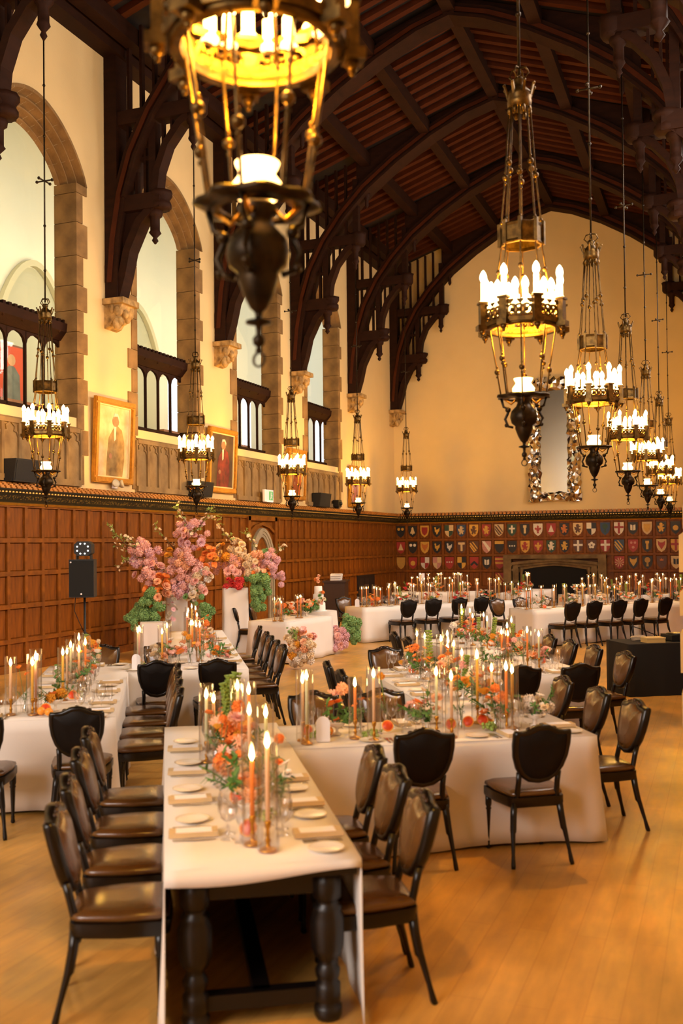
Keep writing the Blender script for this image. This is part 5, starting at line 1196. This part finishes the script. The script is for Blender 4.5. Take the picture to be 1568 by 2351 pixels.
for a in ((578, 1735, .44, 'orange'), (613, 1705, .52, 'peach'), (490, 1605, .42, 'peach'), (510, 1592, .46, 'sage'), (545, 1577, .5, 'peach'), (563, 1580, .48, 'orange'), (572, 1632, .46, 'peach'), (610, 1638, .42, 'sage')): candle_px('A', *a)
for a in ((667, 1577, .46, 'peach'), (680, 1562, .5, 'sage'), (825, 1577, .42, 'orange'), (852, 1547, .5, 'peach'), (1018, 1552, .48, 'sage'), (1044, 1560, .46, 'peach'), (1188, 1542, .5, 'orange'), (1214, 1552, .46, 'yellow'), (1094, 1505, .55, 'yellow'), (1097, 1535, .44, 'peach')): candle_px('B', *a)
for a in ((957, 1456, .45, 'peach'), (975, 1462, .46, 'sage'), (1012, 1467, .44, 'peach'), (1027, 1485, .4, 'orange'), (1053, 1455, .5, 'peach'), (1057, 1478, .42, 'sage'), (1075, 1472, .44, 'yellow'), (1060, 1500, .42, 'cream')): candle_px('C', *a)
for a in ((1210, 1448, .46, 'orange'), (1220, 1458, .42, 'sage'), (1137, 1448, .42, 'orange'), (1148, 1457, .4, 'orange')): candle_px('C2', *a)
for a in ((1060, 1407, .45, 'yellow'), (1085, 1415, .42, 'orange'), (1100, 1402, .46, 'peach'), (1072, 1395, .48, 'peach'), (1118, 1422, .42, 'sage'), (1134, 1412, .44, 'pinkc'), (1164, 1438, .44, 'orange'), (1174, 1425, .46, 'yellow')): candle_px('C3', *a)
for a in ((5, 1537, .46, 'peach'), (70, 1520, .5, 'pinkc'), (88, 1537, .46, 'yellow')): candle_px('L0', *a)
for a in ((140, 1503, .46, 'yellow'), (154, 1496, .44, 'peach'), (163, 1484, .48, 'sage'), (181, 1492, .44, 'peach'), (196, 1476, .46, 'orange'), (181, 1465, .48, 'peach')): candle_px('L1', *a)
for a in ((263, 1454, .46, 'sage'), (279, 1444, .48, 'pinkc'), (372, 1456, .44, 'yellow'), (386, 1441, .5, 'peach')): candle_px('L2', *a)
for a in ((430, 1432, .46, 'peach'), (442, 1432, .48, 'orange'), (455, 1441, .44, 'orange'), (463, 1452, .46, 'orange'), (432, 1402, .46, 'peach'), (440, 1393, .48, 'yellow'), (449, 1397, .44, 'orange'), (424, 1412, .42, 'orange'), (452, 1412, .44, 'peach')): candle_px('L3', *a)
for a in ((632, 1379, .42, 'peach'), (641, 1384, .38, 'orange'), (652, 1376, .44, 'sage'), (698, 1369, .44, 'orange'), (704, 1371, .42, 'orange')): candle_px('S', *a)
for key, n, first in (('D', 24, ((827, 1352), (835, 1350), (893, 1352), (898, 1348))), ('E', 24, ((1222, 1353), (1224, 1358))), ('F', 8, ()), ('G', 14, ()), ('H', 16, ())):
    for q in first: candle_px(key, q[0], q[1], .45, 'orange')
    c, rot, L, Wd = TAB[key]
    for i in range(n):
        w = to_world(key, rnd.uniform(-0.16, 0.16), -L/2+0.5+(L-0.8)*(i+rnd.random()*0.6)/n); PLACED.append(w); tot = rnd.uniform(.38, .55)
        candle(key, w, tot-0.15, rnd.choice(['peach', 'orange', 'yellow', 'peach', 'cream']), tot+0.04)

# ------------------------------------------------------------------ flowers
def petal(mb, c, dirv, upv, ln, wd, curl, mi=0):
    d = dirv.normalized(); s = d.cross(upv).normalized(); u = s.cross(d).normalized(); vs = []
    for t, w, z in ((0, 0.35, 0), (0.5, 1.0, curl*0.55), (1.0, 0.7, curl)):
        p = c+d*ln*t+u*z*ln; vs += [p-s*wd*w/2+u*0.1*ln*w*0.3, p, p+s*wd*w/2+u*0.1*ln*w*0.3]
    mb.add(vs, [(0, 1, 4, 3), (1, 2, 5, 4), (3, 4, 7, 6), (4, 5, 8, 7)], mi, True)
def bloom_rose():
    mb = MB(); z = Vector((0, 0, 1))
    for k, (n, ln, el, wd) in enumerate(((3, .34, 80, .4), (5, .5, 62, .5), (6, .66, 42, .6), (7, .8, 20, .66), (7, .86, -4, .7))):
        for i in range(n):
            a = 2*math.pi*i/n+k*0.7; e = R(el); d = Vector((math.cos(a)*math.cos(e), math.sin(a)*math.cos(e), math.sin(e)))
            petal(mb, Vector((0, 0, -0.1)), d, z if el < 70 else Vector((math.cos(a), math.sin(a), 0)), ln, wd, 0.28)
    return mb
def bloom_ball():
    mb = MB(); n = 46; r7 = random.Random(2)
    for i in range(n):
        y = 1-1.75*(i+0.5)/n; r = math.sqrt(max(0, 1-y*y)); a = i*2.39996
        d = Vector((r*math.cos(a), r*math.sin(a), y)); ref = Vector((0, 0, 1)) if abs(d.z) < 0.9 else Vector((1, 0, 0)); s = d.cross(ref).normalized(); u = s.cross(d)
        c = d*(0.60+0.16*r7.random())
        for q in range(4):
            b = q*math.pi/2+r7.random(); t = (s*math.cos(b)+u*math.sin(b)); w = (s*-math.sin(b)+u*math.cos(b))
            mb.add([c-d*0.06, c+t*0.2-w*0.15+d*0.12*r7.random(), c+t*0.34+d*(0.05+0.25*r7.random()), c+t*0.2+w*0.15+d*0.12*r7.random()], [(0, 1, 2, 3)], 0, True)
    mb.sphere((0, 0, 0), 0.52, 8, 6)
    return mb
def bloom_poppy():
    mb = MB()
    for k, (n, ln, el) in enumerate(((4, .9, 35), (4, .95, 22))):
        for i in range(n):
            a = 2*math.pi*i/n+k*0.78; e = R(el); petal(mb, Vector((0, 0, 0)), Vector((math.cos(a)*math.cos(e), math.sin(a)*math.cos(e), math.sin(e))), Vector((0, 0, 1)), ln, 0.95, 0.2)
    mb.sphere((0, 0, 0.12), 0.16, 8, 5)
    return mb
def bloom_daisy():
    mb = MB()
    for i in range(11):
        a = 2*math.pi*i/11; petal(mb, Vector((0, 0, 0)), Vector((math.cos(a), math.sin(a), 0.25)), Vector((0, 0, 1)), 0.95, 0.36, 0.1)
    mb.sphere((0, 0, 0.1), 0.25, 8, 5)
    return mb
BT = {}
def bloom(kind, col):
    if (kind, col) not in BT: BT[(kind, col)] = dict(rose=bloom_rose, ball=bloom_ball, poppy=bloom_poppy, daisy=bloom_daisy)[kind]().mesh('bloom', M[col])
    return BT[(kind, col)]
def leafy(n=9, ln=0.2, seed=1, lw=0.4):
    mb = MB(); r8 = random.Random(seed)
    mb.tube([(0, 0, 0), (0.02, 0.01, ln*2.2), (0.05, 0.0, ln*4)], 0.004, 4)
    for i in range(n):
        a = r8.random()*6.28; z = ln*4*(0.15+0.85*(i+0.5)/n); petal(mb, Vector((0.05*z/(ln*4), 0, z)), Vector((math.cos(a), math.sin(a), 0.5)), Vector((0, 0, 1)), ln, ln*lw, -0.2)
    return mb
SPRIG = [leafy(10, 0.055, s).mesh('leaf_sprig', M['leaf']) for s in (1, 2)]
SPRIGP = [leafy(12, 0.045, s).mesh('leaf_sprig', M['leafpale']) for s in (3, 4)]
def bells():     # tall stalk of green bell flowers
    mb = MB(); mb.tube([(0, 0, 0), (0.01, 0, 0.2), (0.0, 0.02, 0.45)], 0.005, 5)
    for k in range(11):
        z = 0.12+k*0.032
        for i in range(4):
            a = i*1.57+k*0.6; mb.lathe([(0.006, -0.01), (0.016, 0.0), (0.022, 0.014)], 7, c=(0.022*math.cos(a), 0.022*math.sin(a), z), cap=False)
    return mb.mesh('bell_stalk', M['leafpale'])
BELLS = bells()
VASE = MB().lathe([(0.03, 0), (0.034, 0.006), (0.012, 0.02), (0.012, 0.05), (0.05, 0.065), (0.068, 0.095), (0.07, 0.1), (0.05, 0.085), (0.0, 0.07)], 16).mesh('footed_bowl', M['china'])
BUD = MB().lathe([(0.024, 0), (0.026, 0.01), (0.026, 0.05), (0.012, 0.08), (0.012, 0.12), (0.015, 0.125)], 12, cap=False).mesh('bud_vase', M['glass'])
PAL = {'warm': ['orangef', 'peachf', 'orangef', 'yellowf', 'creamf', 'pink'], 'soft': ['peachf', 'pink', 'creamf', 'peachf', 'whitef', 'orangef'], 'far': ['orangef', 'peachf', 'creamf', 'redf', 'whitef', 'yellowf'], 'white': ['whitef', 'creamf', 'whitef', 'peachf']}
def centrepiece(key, p, pal, label, n=9, spread=0.12, h=0.16, stalk=0, seed=0, green=4, size=0.052):
    r9 = random.Random(seed*31+5)
    t = empty('flower_arrangement', p, r9.random()*6); tag(t, label, 'flowers', f'flower arrangements on the {TNAME[key]}')
    link('footed_bowl', VASE, t); n = int(n*1.4) if n >= 7 else n; green += 2
    for i in range(n):
        a = r9.random()*6.28; rr = spread*math.sqrt(r9.random()); z = 0.1+h*r9.random()*(1-0.5*rr/spread)
        col = r9.choice(PAL[pal]); kind = r9.choice(['rose', 'poppy', 'rose', 'ball', 'daisy'])
        b = link('bloom', bloom(kind, col), t, (rr*math.cos(a), rr*math.sin(a), z), rot=(0.7*rr/spread*-math.sin(a), 0.7*rr/spread*math.cos(a), r9.random()*6), scale=size*r9.uniform(0.7, 1.25))
    for i in range(green):
        a = r9.random()*6.28; link('leaf_sprig', r9.choice(SPRIG), t, (0.03*math.cos(a), 0.03*math.sin(a), 0.08), rot=(0.9*-math.sin(a), 0.9*math.cos(a), 0), scale=r9.uniform(0.7, 1.1))
    for i in range(stalk):
        a = r9.random()*6.28; link('bell_stalk', BELLS, t, (0.03*math.cos(a), 0.03*math.sin(a), 0.08), rot=(0.15*math.sin(a*3), 0.15*math.cos(a*2), 0), scale=r9.uniform(0.7, 1.0))
    return t
def cp_uv(key, u, v, *a, **k):
    p = uv(u, v, ZT); centrepiece(key, p, *a, **k)
cp_uv('A', .42, 5.15, 'warm', 'low bowl with one orange poppy beside the tall orange candle', n=4, spread=.06, seed=1, green=3)
cp_uv('A', .40, 5.5, 'soft', 'small pink and cream posy behind the tall orange candle', n=7, spread=.09, h=.1, seed=90, green=6)
cp_uv('A', .45, 6.7, 'warm', 'loose orange and yellow flowers toward the far end of the foreground table', n=11, spread=.14, h=.3, seed=91, green=6)
cp_uv('A', .42, 5.9, 'soft', 'pink and peach flowers at the middle of the foreground table', n=12, spread=.13, h=.2, seed=2, green=7)
cp_uv('A', .42, 6.35, 'warm', 'orange poppies rising above the foreground table', n=13, spread=.14, h=.34, seed=3, green=5)
cp_uv('A', .42, 7.1, 'warm', 'orange flowers with tall green bell stalks at the far end of the foreground table', n=9, spread=.15, h=.2, stalk=4, seed=4)
cp_uv('B', 1.25, 7.35, 'warm', 'thin orange stems beside the table number card', n=5, spread=.06, h=.42, seed=5)
cp_uv('B', 1.95, 7.38, 'soft', 'pink and green posy near the two pale candles', n=9, spread=.13, h=.24, seed=6, green=7)
cp_uv('B', 2.5, 7.4, 'warm', 'orange ranunculus posy in the middle of the cross table', n=8, spread=.14, h=.22, seed=7)
cp_uv('B', 2.8, 7.35, 'white', 'white blossom at the right end of the middle cross table', n=9, spread=.12, h=.16, seed=8)
for i, (v, pal) in enumerate(((8.3, 'warm'), (8.8, 'warm'), (9.4, 'soft'), (10.0, 'warm'), (10.6, 'warm'))): cp_uv('C', 2.67, v, pal, f'orange and peach flowers along the middle long table, {ordinal(i)} from the camera', n=11, spread=.16, h=.3, seed=10+i, stalk=1 if i in (1, 3) else 0, size=.048)
for i, (u, v) in enumerate(((3.5, 10.65), (4.1, 10.65))): cp_uv('C2', u, v, 'warm' if i else 'white', f'flowers on the second cross table, {ordinal(i)} from the left', n=9, spread=.16, h=.2, seed=20+i)
for i, v in enumerate((11.5, 12.2, 12.9, 13.6)): cp_uv('C3', 4.12, v, 'far', f'orange and red flowers beside the black booth, {ordinal(i)} from the camera', n=12, spread=.17, h=.3, seed=24+i, stalk=1, size=.05)
cp_uv('L0', -.95, 9.0, 'warm', 'white footed bowl with oranges at the left edge table', n=5, spread=.09, h=.06, seed=30)
for i, v in enumerate((10.0, 10.7, 11.3, 11.9)): cp_uv('L1', -.9, v, ['white', 'warm', 'soft', 'soft'][i], f'mixed flowers along the left long table, {ordinal(i)} from the camera', n=12, spread=.16, h=[.1, .18, .32, .4][i], seed=32+i, stalk=1 if i == 3 else 0, size=.05)
cp_uv('L2', .05, 12.0, 'soft', 'full peach ranunculus bowl between the black chair backs', n=18, spread=.24, h=.26, seed=40, size=.06)
cp_uv('L2', .62, 11.95, 'warm', 'bright orange posy at the right of the left cross table', n=12, spread=.13, h=.12, seed=41)
for i, v in enumerate((13.2, 14.2, 15.2)): cp_uv('L3', .5, v, 'warm', f'orange flowers on the long table below the tall flowers, {ordinal(i)} from the camera', n=11, spread=.15, h=.3, seed=44+i, size=.05)
for key, m in (('D', 6), ('E', 6), ('F', 2), ('G', 3), ('H', 4)):
    c, rot, L, Wd = TAB[key]
    for i in range(m): centrepiece(key, to_world(key, 0, -L/2+0.45+(L-0.9)*i/(m-1)), 'far' if key != 'E' or i > 2 else 'white', f'low flowers along the {TNAME[key]}, {ordinal(i)} from the left end', n=10, spread=.2, h=.22, seed=60+i+len(key)*7+ord(key), stalk=1 if i % 2 else 0, size=.055)
centrepiece('S', to_world('S', 0.05, -0.35), 'warm', 'orange poppies on the couple table', n=14, spread=.2, h=.3, seed=80, size=.06)
centrepiece('S', to_world('S', 0.0, 0.6), 'soft', 'leafy trailing flowers at the right end of the couple table', n=16, spread=.3, h=.34, seed=81, size=.06, green=16)

def bud_vase(key, x, y, seed):
    r = random.Random(seed); t = empty('bud_vase', to_world(key, x, y), r.random()*6); cn = dict(orangef='orange', peachf='peach', creamf='cream', pink='pink', redf='red', yellowf='yellow', whitef='white')
    col = r.choice(['orangef', 'peachf', 'creamf', 'pink', 'orangef', 'yellowf', 'whitef']); tag(t, f'glass bud vase with {cn[col]} stems on the {TNAME[key]}', 'vase', f'bud vases on the {TNAME[key]}')
    link('vase', BUD, t)
    for k in range(r.choice((2, 3))):
        h = r.uniform(0.2, 0.42); a = r.random()*6.28; tip = (0.06*math.cos(a), 0.06*math.sin(a), h)
        st = MB().tube([(0, 0, 0.02), (0.01*math.cos(a), 0.01*math.sin(a), 0.13), tip], 0.0025, 5).build('stem', M['stem'], t)
        link('bloom', bloom(r.choice(['rose', 'poppy', 'daisy', 'ball']), col), st, tip, rot=(0.5*-math.sin(a), 0.5*math.cos(a), r.random()*6), scale=r.uniform(0.028, 0.045))
        link('leaf_sprig', r.choice(SPRIG), st, (0, 0, 0.1), rot=(0.4*math.sin(a), 0.3, a), scale=0.5)
for key, m in (('A', 5), ('B', 5), ('C', 6), ('C2', 3), ('C3', 4), ('L0', 3), ('L1', 5), ('L2', 3), ('L3', 5)):
    c, rot, L, Wd = TAB[key]
    for i in range(m): bud_vase(key, rnd.choice((-1, 1))*rnd.uniform(0.08, 0.15), -L/2+0.5+(L-0.9)*(i+rnd.random()*0.5)/m, 300+i+ord(key[0])*11+len(key)*5+(ord(key[-1])*3))
# citrus, cards and small things
GF = MB().lathe([(0, 0.0), (0.03, 0.006), (0.042, 0.024), (0.045, 0.038), (0.042, 0.04)], 18).mesh('rind', M['rind'])
GFI = MB().lathe([(0.0, 0.041), (0.036, 0.0405), (0.0385, 0.038)], 18).mesh('flesh', M['grapefruit']); GFW = MB().lathe([(0.036, 0.0395), (0.043, 0.0395)], 18, cap=False).mesh('pith', M['wax_cream'])
def citrus(key, px, py, cut=True):
    w = at(px, py, z=ZT); x, y = clampt(key, w, 0.08); w = to_world(key, x, y)
    t = empty('grapefruit_half', w, rnd.random()*6); tag(t, f'cut citrus half leaning on the {TNAME[key]}', 'fruit', f'citrus halves on the {TNAME[key]}')
    for me, n in ((GF, 'rind'), (GFI, 'flesh'), (GFW, 'pith')): 
        o = link(n, me, t, (0, 0.03, 0.035), rot=(R(62), 0, 0))
    t.rotation_euler = (0, 0, TH+rnd.uniform(-.5, .5))
for key, px, py in (('A', 570, 1925), ('B', 705, 1692), ('B', 890, 1682), ('B', 1035, 1678), ('B', 1108, 1668), ('C', 945, 1548), ('C', 1000, 1560), ('C2', 1190, 1508), ('B', 1075, 1672), ('L0', 105, 1640), ('L1', 165, 1610), ('L2', 248, 1528), ('A', 545, 1850), ('D', 855, 1392), ('E', 1250, 1398)): citrus(key, px, py)
ORG = MB().sphere((0, 0, 0.036), 0.036, 12, 8).mesh('orange', M['rind'])
for key, px, py in (('L0', 112, 1645), ('L0', 95, 1642), ('L2', 252, 1526), ('L2', 310, 1528), ('B', 755, 1690), ('B', 1120, 1664), ('L1', 172, 1612)):
    w = at(px, py, z=ZT); x, y = clampt(key, w, 0.1); o = empty('orange_fruit', to_world(key, x, y)); tag(o, f'whole round orange on the {TNAME[key]}', 'fruit', f'whole oranges on the {TNAME[key]}'); link('peel', ORG, o); link('stalk', WICK, o, (0, 0, 0.072))
gr = MB(); r10 = random.Random(4)
for i in range(26): gr.sphere((r10.gauss(0, .035), r10.gauss(0, .03), 0.014+abs(r10.gauss(0, .016))), 0.014, 7, 5)
GRAPE = gr.mesh('grapes', M['leafpale'])
for key, px, py in (('B', 1125, 1676), ('B', 850, 1692), ('B', 730, 1694), ('L2', 290, 1530), ('L1', 180, 1600), ('A', 600, 1880)):
    w = at(px, py, z=ZT); x, y = clampt(key, w, 0.12); o = empty('grape_bunch', to_world(key, x, y), rnd.random()*6); tag(o, f'bunch of green grapes on the {TNAME[key]}', 'grapes', f'green grapes on the {TNAME[key]}'); link('berries', GRAPE, o, kind='stuff'); MB().tube([(0, 0, 0.02), (0.05, 0.03, 0.03), (0.09, 0.04, 0.015)], 0.003, 5).build('stalk', M['twig'], o)
CARD = MB().prism([(-0.05, 0), (0.05, 0), (0.05, 0.13)] + [(0.05*math.cos(a), 0.13+0.05*math.sin(a)) for a in [math.pi*k/8 for k in range(1, 8)]] + [(-0.05, 0.13)], 'y', -0.004, 0.004).mesh('card', M['white'])
CBASE = MB().box(-0.045, 0.045, -0.025, 0.025, 0, 0.008).mesh('card_base', M['white'])
for key, px, py in (('B', 742, 1702), ('L2', 230, 1540), ('L2', 438, 1512), ('C3', 1112, 1442), ('D', 817, 1393)):
    w = at(px, py, z=ZT); x, y = clampt(key, w, 0.08); o = empty('table_number_card', to_world(key, x, y), TH); tag(o, f'white arched table card standing on the {TNAME[key]}' + (', left one' if px == 230 else ', right one' if px == 438 else ''), 'card'); link('card', CARD, o); link('base', CBASE, o)
# ------------------------------------------------------------------ tall floral installations
def plinth(px, d, z1, w, label, vase=True):
    P = at(px, 1400, d=d); o = empty('draped_plinth', (P.x, P.y, 0), TA); tag(o, label, 'plinth')
    n = 12; per = [(-w+2*w*i/n, -w) for i in range(n)] + [(w, -w+2*w*i/n) for i in range(n)] + [(w-2*w*i/n, w) for i in range(n)] + [(-w, w-2*w*i/n) for i in range(n)]
    vs = []; fs = []; N = len(per)
    for q in range(6):
        f = q/5
        for i, (x, y) in enumerate(per): k = 1+0.06*f+0.035*f*math.sin(i*1.3+px); vs.append((x*k, y*k, z1*(1-f)+0.004*f))
    for q in range(5):
        for i in range(N): fs.append((q*N+i, (q+1)*N+i, (q+1)*N+(i+1) % N, q*N+(i+1) % N))
    mb = MB().add(vs, fs, 0, True); mb.add(vs[:N], [tuple(range(N))]); mb.build('drape', M['linen'], o)
    if vase: MB().lathe([(0.02, z1), (0.1, z1+0.01), (0.14, z1+0.12), (0.12, z1+0.14)], 14).build('vase', M['china'], o)
    return o
plinth(540, 20.6, 1.33, 0.25, 'tall white draped plinth under the right flower tower')
plinth(405, 20.4, 1.3, 0.22, 'tall white draped plinth in the middle of the left flower tower')
plinth(352, 19.4, 0.72, 0.25, 'low white draped plinth under the left flower tower', False)
def cluster(parent, px, py, rx, ry, d, n, cols, kinds, size, seed, org):
    r = random.Random(seed)
    pxm = d/FPX
    for i in range(n):
        while True:
            x, y, z = r.uniform(-1, 1), r.uniform(-1, 1), r.uniform(-1, 1)
            if x*x+y*y+z*z <= 1: break
        dep = d+z*max(rx, 18)*pxm*0.7
        P = at(px+x*rx, py+y*ry, d=dep)-org
        s = size*r.uniform(0.75, 1.2)
        dirx = (x*0.9, 0, 0)
        # face outwards: tilt towards the viewer's side and away from the centre
        out = RGT*x*0.8 + Vector((0, 0, 1))*(-y*0.8+0.5) - FWD*(0.5-z*0.7)
        q = out.normalized().to_track_quat('Z', 'Y').to_euler()
        link('bloom', bloom(r.choice(kinds), r.choice(cols)), parent, P, rot=q, scale=s)
def branch(parent, pts, org, col, seed, d, leafy_=True, dens=9):
    r = random.Random(seed); mb = MB(); P = [at(x, y, d=d+(r.random()-0.5)*0.5)-org for x, y in pts]
    mb.tube(P, [0.014-0.010*i/(len(P)-1) for i in range(len(P))], 5); tw = mb.build('branch', M['twig'], parent)
    for i in range(len(P)-1):
        for k in range(dens):
            p = P[i].lerp(P[i+1], (k+r.random())/dens); a = Vector((r.uniform(-1, 1), r.uniform(-1, 1), r.uniform(-0.3, 1))).normalized()
            q = a.to_track_quat('Z', 'Y').to_euler()
            if r.random() < 0.55: link('blossom', bloom('daisy', col), tw, p+a*0.06, rot=q, scale=r.uniform(0.025, 0.045))
            else: link('leaf_sprig', r.choice(SPRIGP), tw, p, rot=q, scale=r.uniform(0.5, 0.8))
def installation(name, label, px, py, d, clusters, branches=()):
    org = at(px, py, d=d); org.z = 0.0
    t = empty(name, org); tag(t, label, 'flowers')
    for i, (cx, cy, rx, ry, dd, n, cols, kinds, size) in enumerate(clusters): cluster(t, cx, cy, rx, ry, d+dd, n, cols, kinds, size, i*7+px, org)
    for i, (pts, col) in enumerate(branches): branch(t, pts, org, col, i+px, d)
    return t
installation('floral_installation', 'tall flower tower of pink, orange and cream blooms at the left', 400, 1400, 20.0, [
    (333, 1272, 34, 38, 0, 30, ['pink', 'pink', 'mauve'], ['ball'], .10), (345, 1315, 36, 30, 0, 22, ['pink'], ['ball', 'rose'], .10), (412, 1262, 10, 10, 0.3, 0, ['pink'], ['ball'], .1),
    (440, 1225, 40, 38, 0, 34, ['pink', 'mauve', 'pink'], ['ball', 'rose'], .09), (420, 1300, 40, 42, -0.1, 36, ['pink', 'pink', 'peachf'], ['ball'], .10), (415, 1348, 26, 24, -0.1, 14, ['pink', 'mauve'], ['ball'], .09),
    (476, 1280, 28, 26, 0, 24, ['orangef', 'orangef', 'yellowf'], ['poppy', 'rose'], .085), (470, 1308, 14, 12, 0, 6, ['orangef'], ['rose'], .08),
    (362, 1352, 28, 36, -0.2, 26, ['orangef', 'peachf', 'orangef'], ['rose', 'poppy'], .09), (458, 1335, 28, 34, -0.2, 24, ['creamf', 'creamf', 'pink', 'whitef'], ['ball', 'rose'], .09),
    (385, 1292, 16, 34, 0.2, 14, ['creamf', 'yellowf', 'peachf'], ['rose'], .08), (442, 1372, 30, 18, -0.2, 16, ['whitef', 'creamf', 'greenf'], ['rose', 'ball'], .075),
    (335, 1388, 36, 42, -0.2, 34, ['greenf'], ['ball'], .10), (302, 1422, 13, 26, -0.3, 9, ['greenf'], ['ball'], .09), (472, 1408, 16, 28, -0.2, 14, ['greenf'], ['ball'], .10), (385, 1398, 22, 34, -0.2, 22, ['greyf', 'mauve', 'whitef'], ['daisy'], .055),
    (455, 1445, 26, 14, -0.3, 9, ['greenf', 'greyf'], ['ball'], .08)],
    [([(335, 1270), (290, 1250), (262, 1225), (248, 1208)], 'creamf'), ([(330, 1290), (295, 1258), (258, 1252)], 'creamf'), ([(330, 1300), (290, 1285), (268, 1310)], 'creamf'), ([(330, 1265), (300, 1240), (280, 1230)], 'creamf'),
     ([(440, 1230), (425, 1195), (400, 1165)], 'creamf'), ([(445, 1225), (470, 1195), (500, 1180)], 'creamf'), ([(450, 1220), (475, 1185), (490, 1165)], 'creamf'), ([(400, 1260), (370, 1225), (355, 1205)], 'creamf'), ([(440, 1230), (415, 1180), (405, 1150)], 'creamf')])
installation('floral_installation', 'flower tower of cream, pink, red and green blooms on the right plinth', 560, 1400, 20.6, [
    (538, 1262, 40, 28, 0, 26, ['creamf', 'creamf', 'yellowf'], ['ball', 'rose'], .095), (520, 1302, 40, 28, 0, 26, ['pink', 'pink', 'peachf'], ['ball', 'rose'], .095), (580, 1290, 30, 32, 0, 22, ['peachf', 'creamf', 'pink'], ['rose', 'ball'], .095),
    (535, 1340, 24, 14, -0.2, 12, ['redf'], ['rose', 'ball'], .085), (588, 1345, 34, 32, -0.1, 28, ['greenf'], ['ball'], .10), (592, 1385, 16, 18, -0.1, 9, ['greenf'], ['ball'], .09),
    (622, 1290, 26, 34, 0.1, 22, ['mauve', 'pink', 'mauve'], ['ball'], .08), (643, 1325, 14, 20, 0.1, 8, ['mauve', 'pink'], ['ball'], .07), (600, 1315, 26, 10, 0, 8, ['orangef', 'peachf'], ['poppy'], .07), (610, 1262, 12, 14, 0.1, 5, ['greenf'], ['ball'], .07)],
    [([(540, 1250), (515, 1225), (495, 1195)], 'creamf'), ([(590, 1260), (575, 1235), (555, 1222)], 'creamf'), ([(630, 1275), (645, 1262), (655, 1255)], 'creamf'), ([(560, 1345), (556, 1370), (552, 1395)], 'greenf')])
installation('ground_flowers', 'cream ground flowers at the front corner of the couple table', 690, 1515, 17.6, [
    (672, 1472, 18, 34, 0, 24, ['creamf', 'yellowf', 'creamf'], ['ball', 'rose'], .08), (700, 1478, 22, 38, 0, 30, ['whitef', 'peachf', 'creamf'], ['ball', 'rose'], .085), (688, 1520, 26, 12, 0, 14, ['creamf', 'whitef'], ['ball'], .08), (695, 1452, 14, 8, 0, 4, ['orangef', 'pink'], ['poppy'], .07), (716, 1462, 10, 14, 0, 5, ['pink'], ['rose'], .06)], [([(680, 1470), (672, 1455), (660, 1448)], 'greenf')])
installation('ground_flowers', 'mauve and green ground flowers between the couple table and the far left table', 790, 1495, 20.0, [
    (778, 1465, 20, 26, 0, 26, ['mauve', 'pink', 'mauve'], ['ball', 'rose'], .085), (770, 1490, 14, 8, 0, 6, ['mauve'], ['ball'], .07), (805, 1440, 20, 26, 0.2, 20, ['greenf'], ['ball'], .10), (798, 1422, 14, 10, 0.2, 5, ['orangef', 'greenf'], ['rose', 'ball'], .07), (815, 1465, 10, 12, 0.2, 6, ['greenf'], ['ball'], .09)])
installation('cake_flowers', 'orange and green flowers climbing the white cake', 730, 1390, 21.35, [
    (729, 1328, 8, 8, -0.1, 6, ['orangef', 'peachf'], ['rose'], .05), (740, 1372, 10, 14, -0.1, 10, ['greenf', 'orangef', 'creamf'], ['ball', 'rose'], .05), (716, 1390, 18, 14, -0.3, 14, ['greenf', 'greenf', 'orangef'], ['ball', 'rose'], .07)])

# ------------------------------------------------------------------ tell alike things apart by their distance from the camera
bpy.context.view_layer.update()
same = {}
for o in scn.objects:
    if o.parent is None and 'label' in o and o.get('kind') != 'structure': same.setdefault(o['label'], []).append(o)
for lab, obs in same.items():
    if 1 < len(obs) <= 14:
        obs.sort(key=lambda o: (o.matrix_world.translation-CAMP).dot(FWD))
        for i, o in enumerate(obs): o['label'] = f'{lab}, {ordinal(i)} from the camera'
